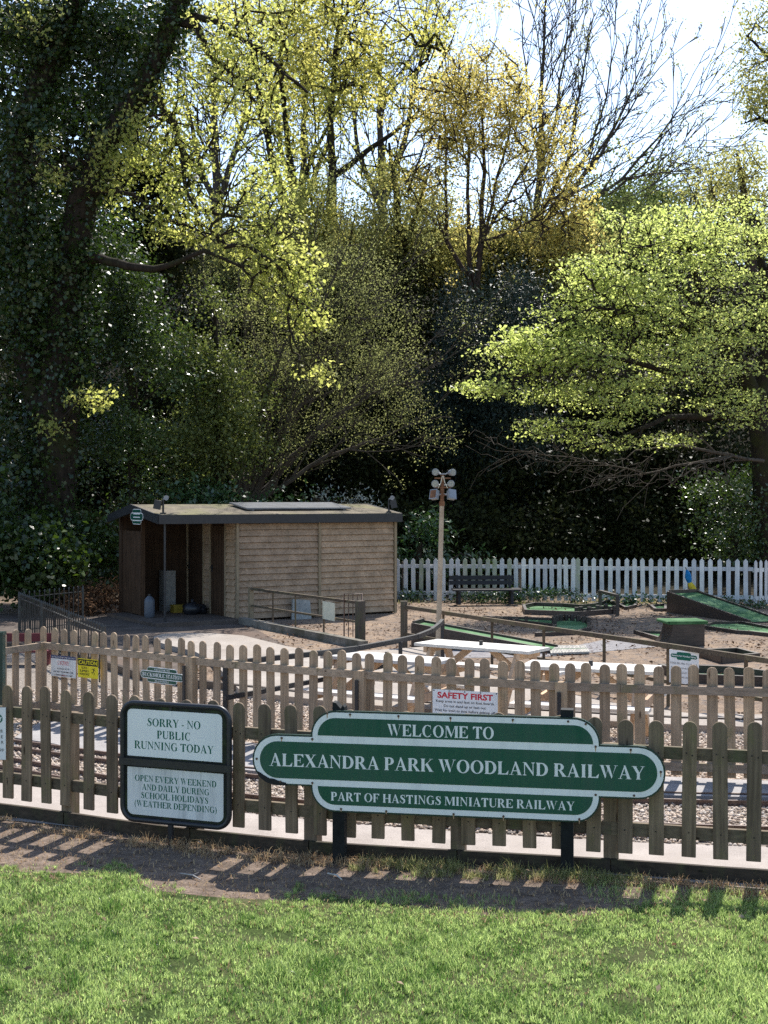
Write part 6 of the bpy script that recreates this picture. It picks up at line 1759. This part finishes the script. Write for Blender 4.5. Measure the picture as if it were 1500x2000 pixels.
# --- evergreen masses
def bush(name, label, cat, blobs, mat, size, trunkpts=None, up=.4, droop=.3, aspect=.6, tips=True, shell=.45, vert=None, kind=None, clump=1.2):
    c = W(*blobs[0][:3])
    base = (c.x, c.y, float(hill(np.array(c.x), np.array(c.y))))
    t = thing(name, label, cat, base)
    s = Skel()
    tp = trunkpts or [(blobs[0][0], HY + (CAMZ - base[2]) * F / c.y, blobs[0][2], .16), (blobs[0][0] + 4, blobs[0][1], blobs[0][2], .08)]
    s.limb(tp, .6, .05, attach=False)
    few = [b[:6] + (max(5, b[6] // 700),) for b in blobs]
    s.grow(blob_pts(few), .6, .5)
    v, f, P = s.mesh("trunk", .01, .45, .08)
    link("trunk", np_mesh("trunk", v - np.array(base), f, 4, smooth=True), BARK, t)
    pts = blob_pts(blobs, shell)
    # break the volume into clumps with shaded gaps between them
    pts = carve(pts, 2.4, -.35)
    cn = max(10, len(pts) // 40); cc = pts[RNG.choice(len(pts), cn, replace=False)]
    pts = np.repeat(cc, len(pts) // cn, 0) + RNG.normal(0, 1, (cn * (len(pts) // cn), 3)) * (np.array(vert) if vert else np.array([.24, .24, .18]))
    leaf_obj("crown", pts, size, mat, t, up=up, droop=droop, aspect=aspect, clump=clump)
    return t
bush("yew_tree", "dark blue green yew in the middle behind the lamp post", "tree",
     [(945, 680, 37.5, 95, 170, 1.8, 16000), (1020, 640, 37.5, 55, 110, 1.5, 6000), (870, 780, 37, 90, 150, 1.6, 9000), (985, 860, 36.5, 120, 130, 1.6, 9000)], YEW, .12, None, -.2, -1.2, .34, vert=[.16, .16, .36])
bush("holly_tree", "tall glossy dark holly between the ivy clad oak and the hazel thicket", "tree",
     [(240, 590, 31, 80, 110, 1.2, 9000), (300, 740, 31, 90, 130, 1.4, 11000), (250, 880, 31, 110, 120, 1.4, 9000), (210, 470, 31.3, 60, 60, .9, 2500)], HOLLY, .085, [(260, 1160, 31.5, .2), (262, 800, 31.3, .14), (240, 560, 31, .05)], .6, .3, .7)
bush("evergreen_tree", "mid green leafy evergreen directly above the shed roof", "tree",
     [(410, 720, 32, 70, 150, 1.3, 9000), (400, 860, 31.8, 110, 110, 1.3, 9000), (490, 800, 32, 70, 120, 1.2, 5000), (400, 600, 32.2, 40, 60, .9, 1600)], SHRUB, .085, [(425, 1150, 32.3, .17), (428, 800, 32.2, .12), (420, 620, 32, .05)], .6, .3, .7)
bush("laurel_bush", "low bright laurel bush close behind the shed roof", "bush",
     [(400, 985, 30.6, 110, 40, .9, 3200), (560, 1000, 30.6, 90, 40, .8, 2200)], LAUREL, .13, None, .6, .3, .5)
bush("laurel_bush", "laurel bush behind the white fence beside the shed's right corner", "bush",
     [(815, 1060, 31.6, 60, 60, .7, 2600), (880, 1100, 31.8, 80, 40, .7, 2000)], LAUREL, .15, None, .5, .6, .36)
bush("silver_shrub", "small silvery shrub peeping over the right part of the shed roof", "bush",
     [(615, 975, 30.2, 34, 22, .4, 420), (700, 985, 30.2, 30, 18, .4, 260)], SILV, .09, None, .2, -.6, .3)
bush("holly_bush", "sparkling glossy holly bush behind the right end of the white fence", "bush",
     [(1430, 1040, 32, 80, 70, 1, 5200), (1390, 960, 32.3, 60, 40, .8, 1600), (1500, 980, 32.5, 70, 80, 1, 3600)], HOLLY, .09, None, .7, .3, .7)
bush("ivy_bank", "dark ivy covered bank at the far left behind the railings", "bush",
     [(60, 1090, 26.8, 110, 70, 1.0, 6500), (-60, 1020, 27, 100, 130, 1.2, 5000), (190, 1080, 29.3, 60, 70, .8, 2600)], IVY, .12, None, .5, .5, .8)
# lower bare branches under the hornbeam
sk = Skel()
sk.limb([(1490, 900, 31.4, .05), (1430, 890, 31, .04), (1350, 905, 30.6, .03), (1260, 925, 30.3, .02), (1150, 900, 30.2, .014), (1030, 885, 30.2, .008)], .4, .06, attach=False)
sk.limb([(1430, 890, 31, .05), (1330, 870, 30.6, .03), (1240, 880, 30.4, .015)], .4, .06)
spray(sk, .8, 1.4, 1, -.02, 30, .3)
sk.grow(blob_pts([(1250, 925, 30.4, 170, 36, .8, 170), (1090, 895, 30.3, 110, 30, .6, 70), (1380, 920, 30.8, 80, 50, .8, 70), (950, 860, 30.3, 60, 30, .5, 20)]), .4, .9, .06, .04)
tree("dead_branches", "tangle of bare brown drooping branches under the light green hornbeam", "branches", tuple(W(1490, 900, 31.4)), sk, BARK_L, [], .006, .45, .05, None, "branch")
# dead bracken between the railings and the shed
tag(leaf_obj("bracken", around(blob_pts([(195, 1165, 26.8, 45, 24, .5, 90), (150, 1178, 26.2, 40, 14, .4, 50)]), 16, (.16, .16, .10)), .10, BRACKEN, None, .2, .2, .3), kind="stuff")
# ground plants at the foot of the white fence
tag(leaf_obj("ground_cover", around(blob_pts([(960, 1166, 29.6, 110, 9, .3, 90), (1050, 1158, 29.2, 80, 10, .3, 70), (1250, 1170, 28.9, 160, 8, .3, 70), (800, 1165, 30, 40, 16, .3, 40), (1420, 1178, 28.4, 80, 10, .3, 40), (1490, 1190, 28, 40, 16, .3, 30)]), 12, (.10, .10, .05)), .065, LAUREL, None, .6, 0, .6), kind="stuff")
n = 5000
x = RNG.uniform(.3, 7.5, n); y = RNG.uniform(26.5, 29.6, n)
kk = vnoise(x, y, 1.3, 21) + (y - 28.2) * .6 > 0.2
blades("rough_grass", x[kk], y[kk], RNG.uniform(.03, .12, kk.sum()), np.full(kk.sum(), .012), RNG.uniform(0, .7, kk.sum()), M_['weed'], .9)

# sunlit scrub on the slope under the tall oaks and the golden tree
tag(leaf_obj("slope_scrub", around(blob_pts([(px, 500 + random.uniform(-25, 25), 51 + random.uniform(-2, 2), 60, 45, 1.6, 55) for px in range(380, 1100, 28)], .5), 26, (.4, .4, .3)), .12, SCRUB, None, .3), kind="stuff")
n = 900                                  # dead leaves on the bare strip and the lawn's edge
x = RNG.uniform(-3.2, 3.2, n); y = RNG.uniform(5.8, 9.3, n)
qp = x / y * F + CX; qr = HY + F * CAMZ / y
kk = (qr > np.array([HY + F * CAMZ / ff_at(p_).y for p_ in qp]) + 6) & (qr < lawn_edge(qp) + 45 + 220 * (RNG.uniform(size=n) < .16))
tag(leaf_obj("fallen_leaves", np.stack([x, y, np.where(qr > lawn_edge(qp) + 8, .022, .010)], -1)[kk], .035, BRACKEN2, None, 1.2, 0, .5), kind="stuff")
n = 16000                                # fallen leaves, needles and bark chips over the golf yard
x = RNG.uniform(-3.2, 8.5, n); y = RNG.uniform(13.8, 29.3, n)
kk = (vnoise(x, y, 2.2, 41) + RNG.normal(0, .5, n) > 0) & ~in_poly(x, y, gp(PZ + PZ2, 0.09))
kk &= ~((x < .3) & (y > 24.6)) & (x > -2.6 + (25 - y) * .0)
q = np.stack([x, y, np.full(n, .012)], -1)[kk]
tag(leaf_obj("leaf_litter", q, .055, BRACKEN, None, 1.6, 0, .5), kind="stuff")
# dense shaded wood behind everything
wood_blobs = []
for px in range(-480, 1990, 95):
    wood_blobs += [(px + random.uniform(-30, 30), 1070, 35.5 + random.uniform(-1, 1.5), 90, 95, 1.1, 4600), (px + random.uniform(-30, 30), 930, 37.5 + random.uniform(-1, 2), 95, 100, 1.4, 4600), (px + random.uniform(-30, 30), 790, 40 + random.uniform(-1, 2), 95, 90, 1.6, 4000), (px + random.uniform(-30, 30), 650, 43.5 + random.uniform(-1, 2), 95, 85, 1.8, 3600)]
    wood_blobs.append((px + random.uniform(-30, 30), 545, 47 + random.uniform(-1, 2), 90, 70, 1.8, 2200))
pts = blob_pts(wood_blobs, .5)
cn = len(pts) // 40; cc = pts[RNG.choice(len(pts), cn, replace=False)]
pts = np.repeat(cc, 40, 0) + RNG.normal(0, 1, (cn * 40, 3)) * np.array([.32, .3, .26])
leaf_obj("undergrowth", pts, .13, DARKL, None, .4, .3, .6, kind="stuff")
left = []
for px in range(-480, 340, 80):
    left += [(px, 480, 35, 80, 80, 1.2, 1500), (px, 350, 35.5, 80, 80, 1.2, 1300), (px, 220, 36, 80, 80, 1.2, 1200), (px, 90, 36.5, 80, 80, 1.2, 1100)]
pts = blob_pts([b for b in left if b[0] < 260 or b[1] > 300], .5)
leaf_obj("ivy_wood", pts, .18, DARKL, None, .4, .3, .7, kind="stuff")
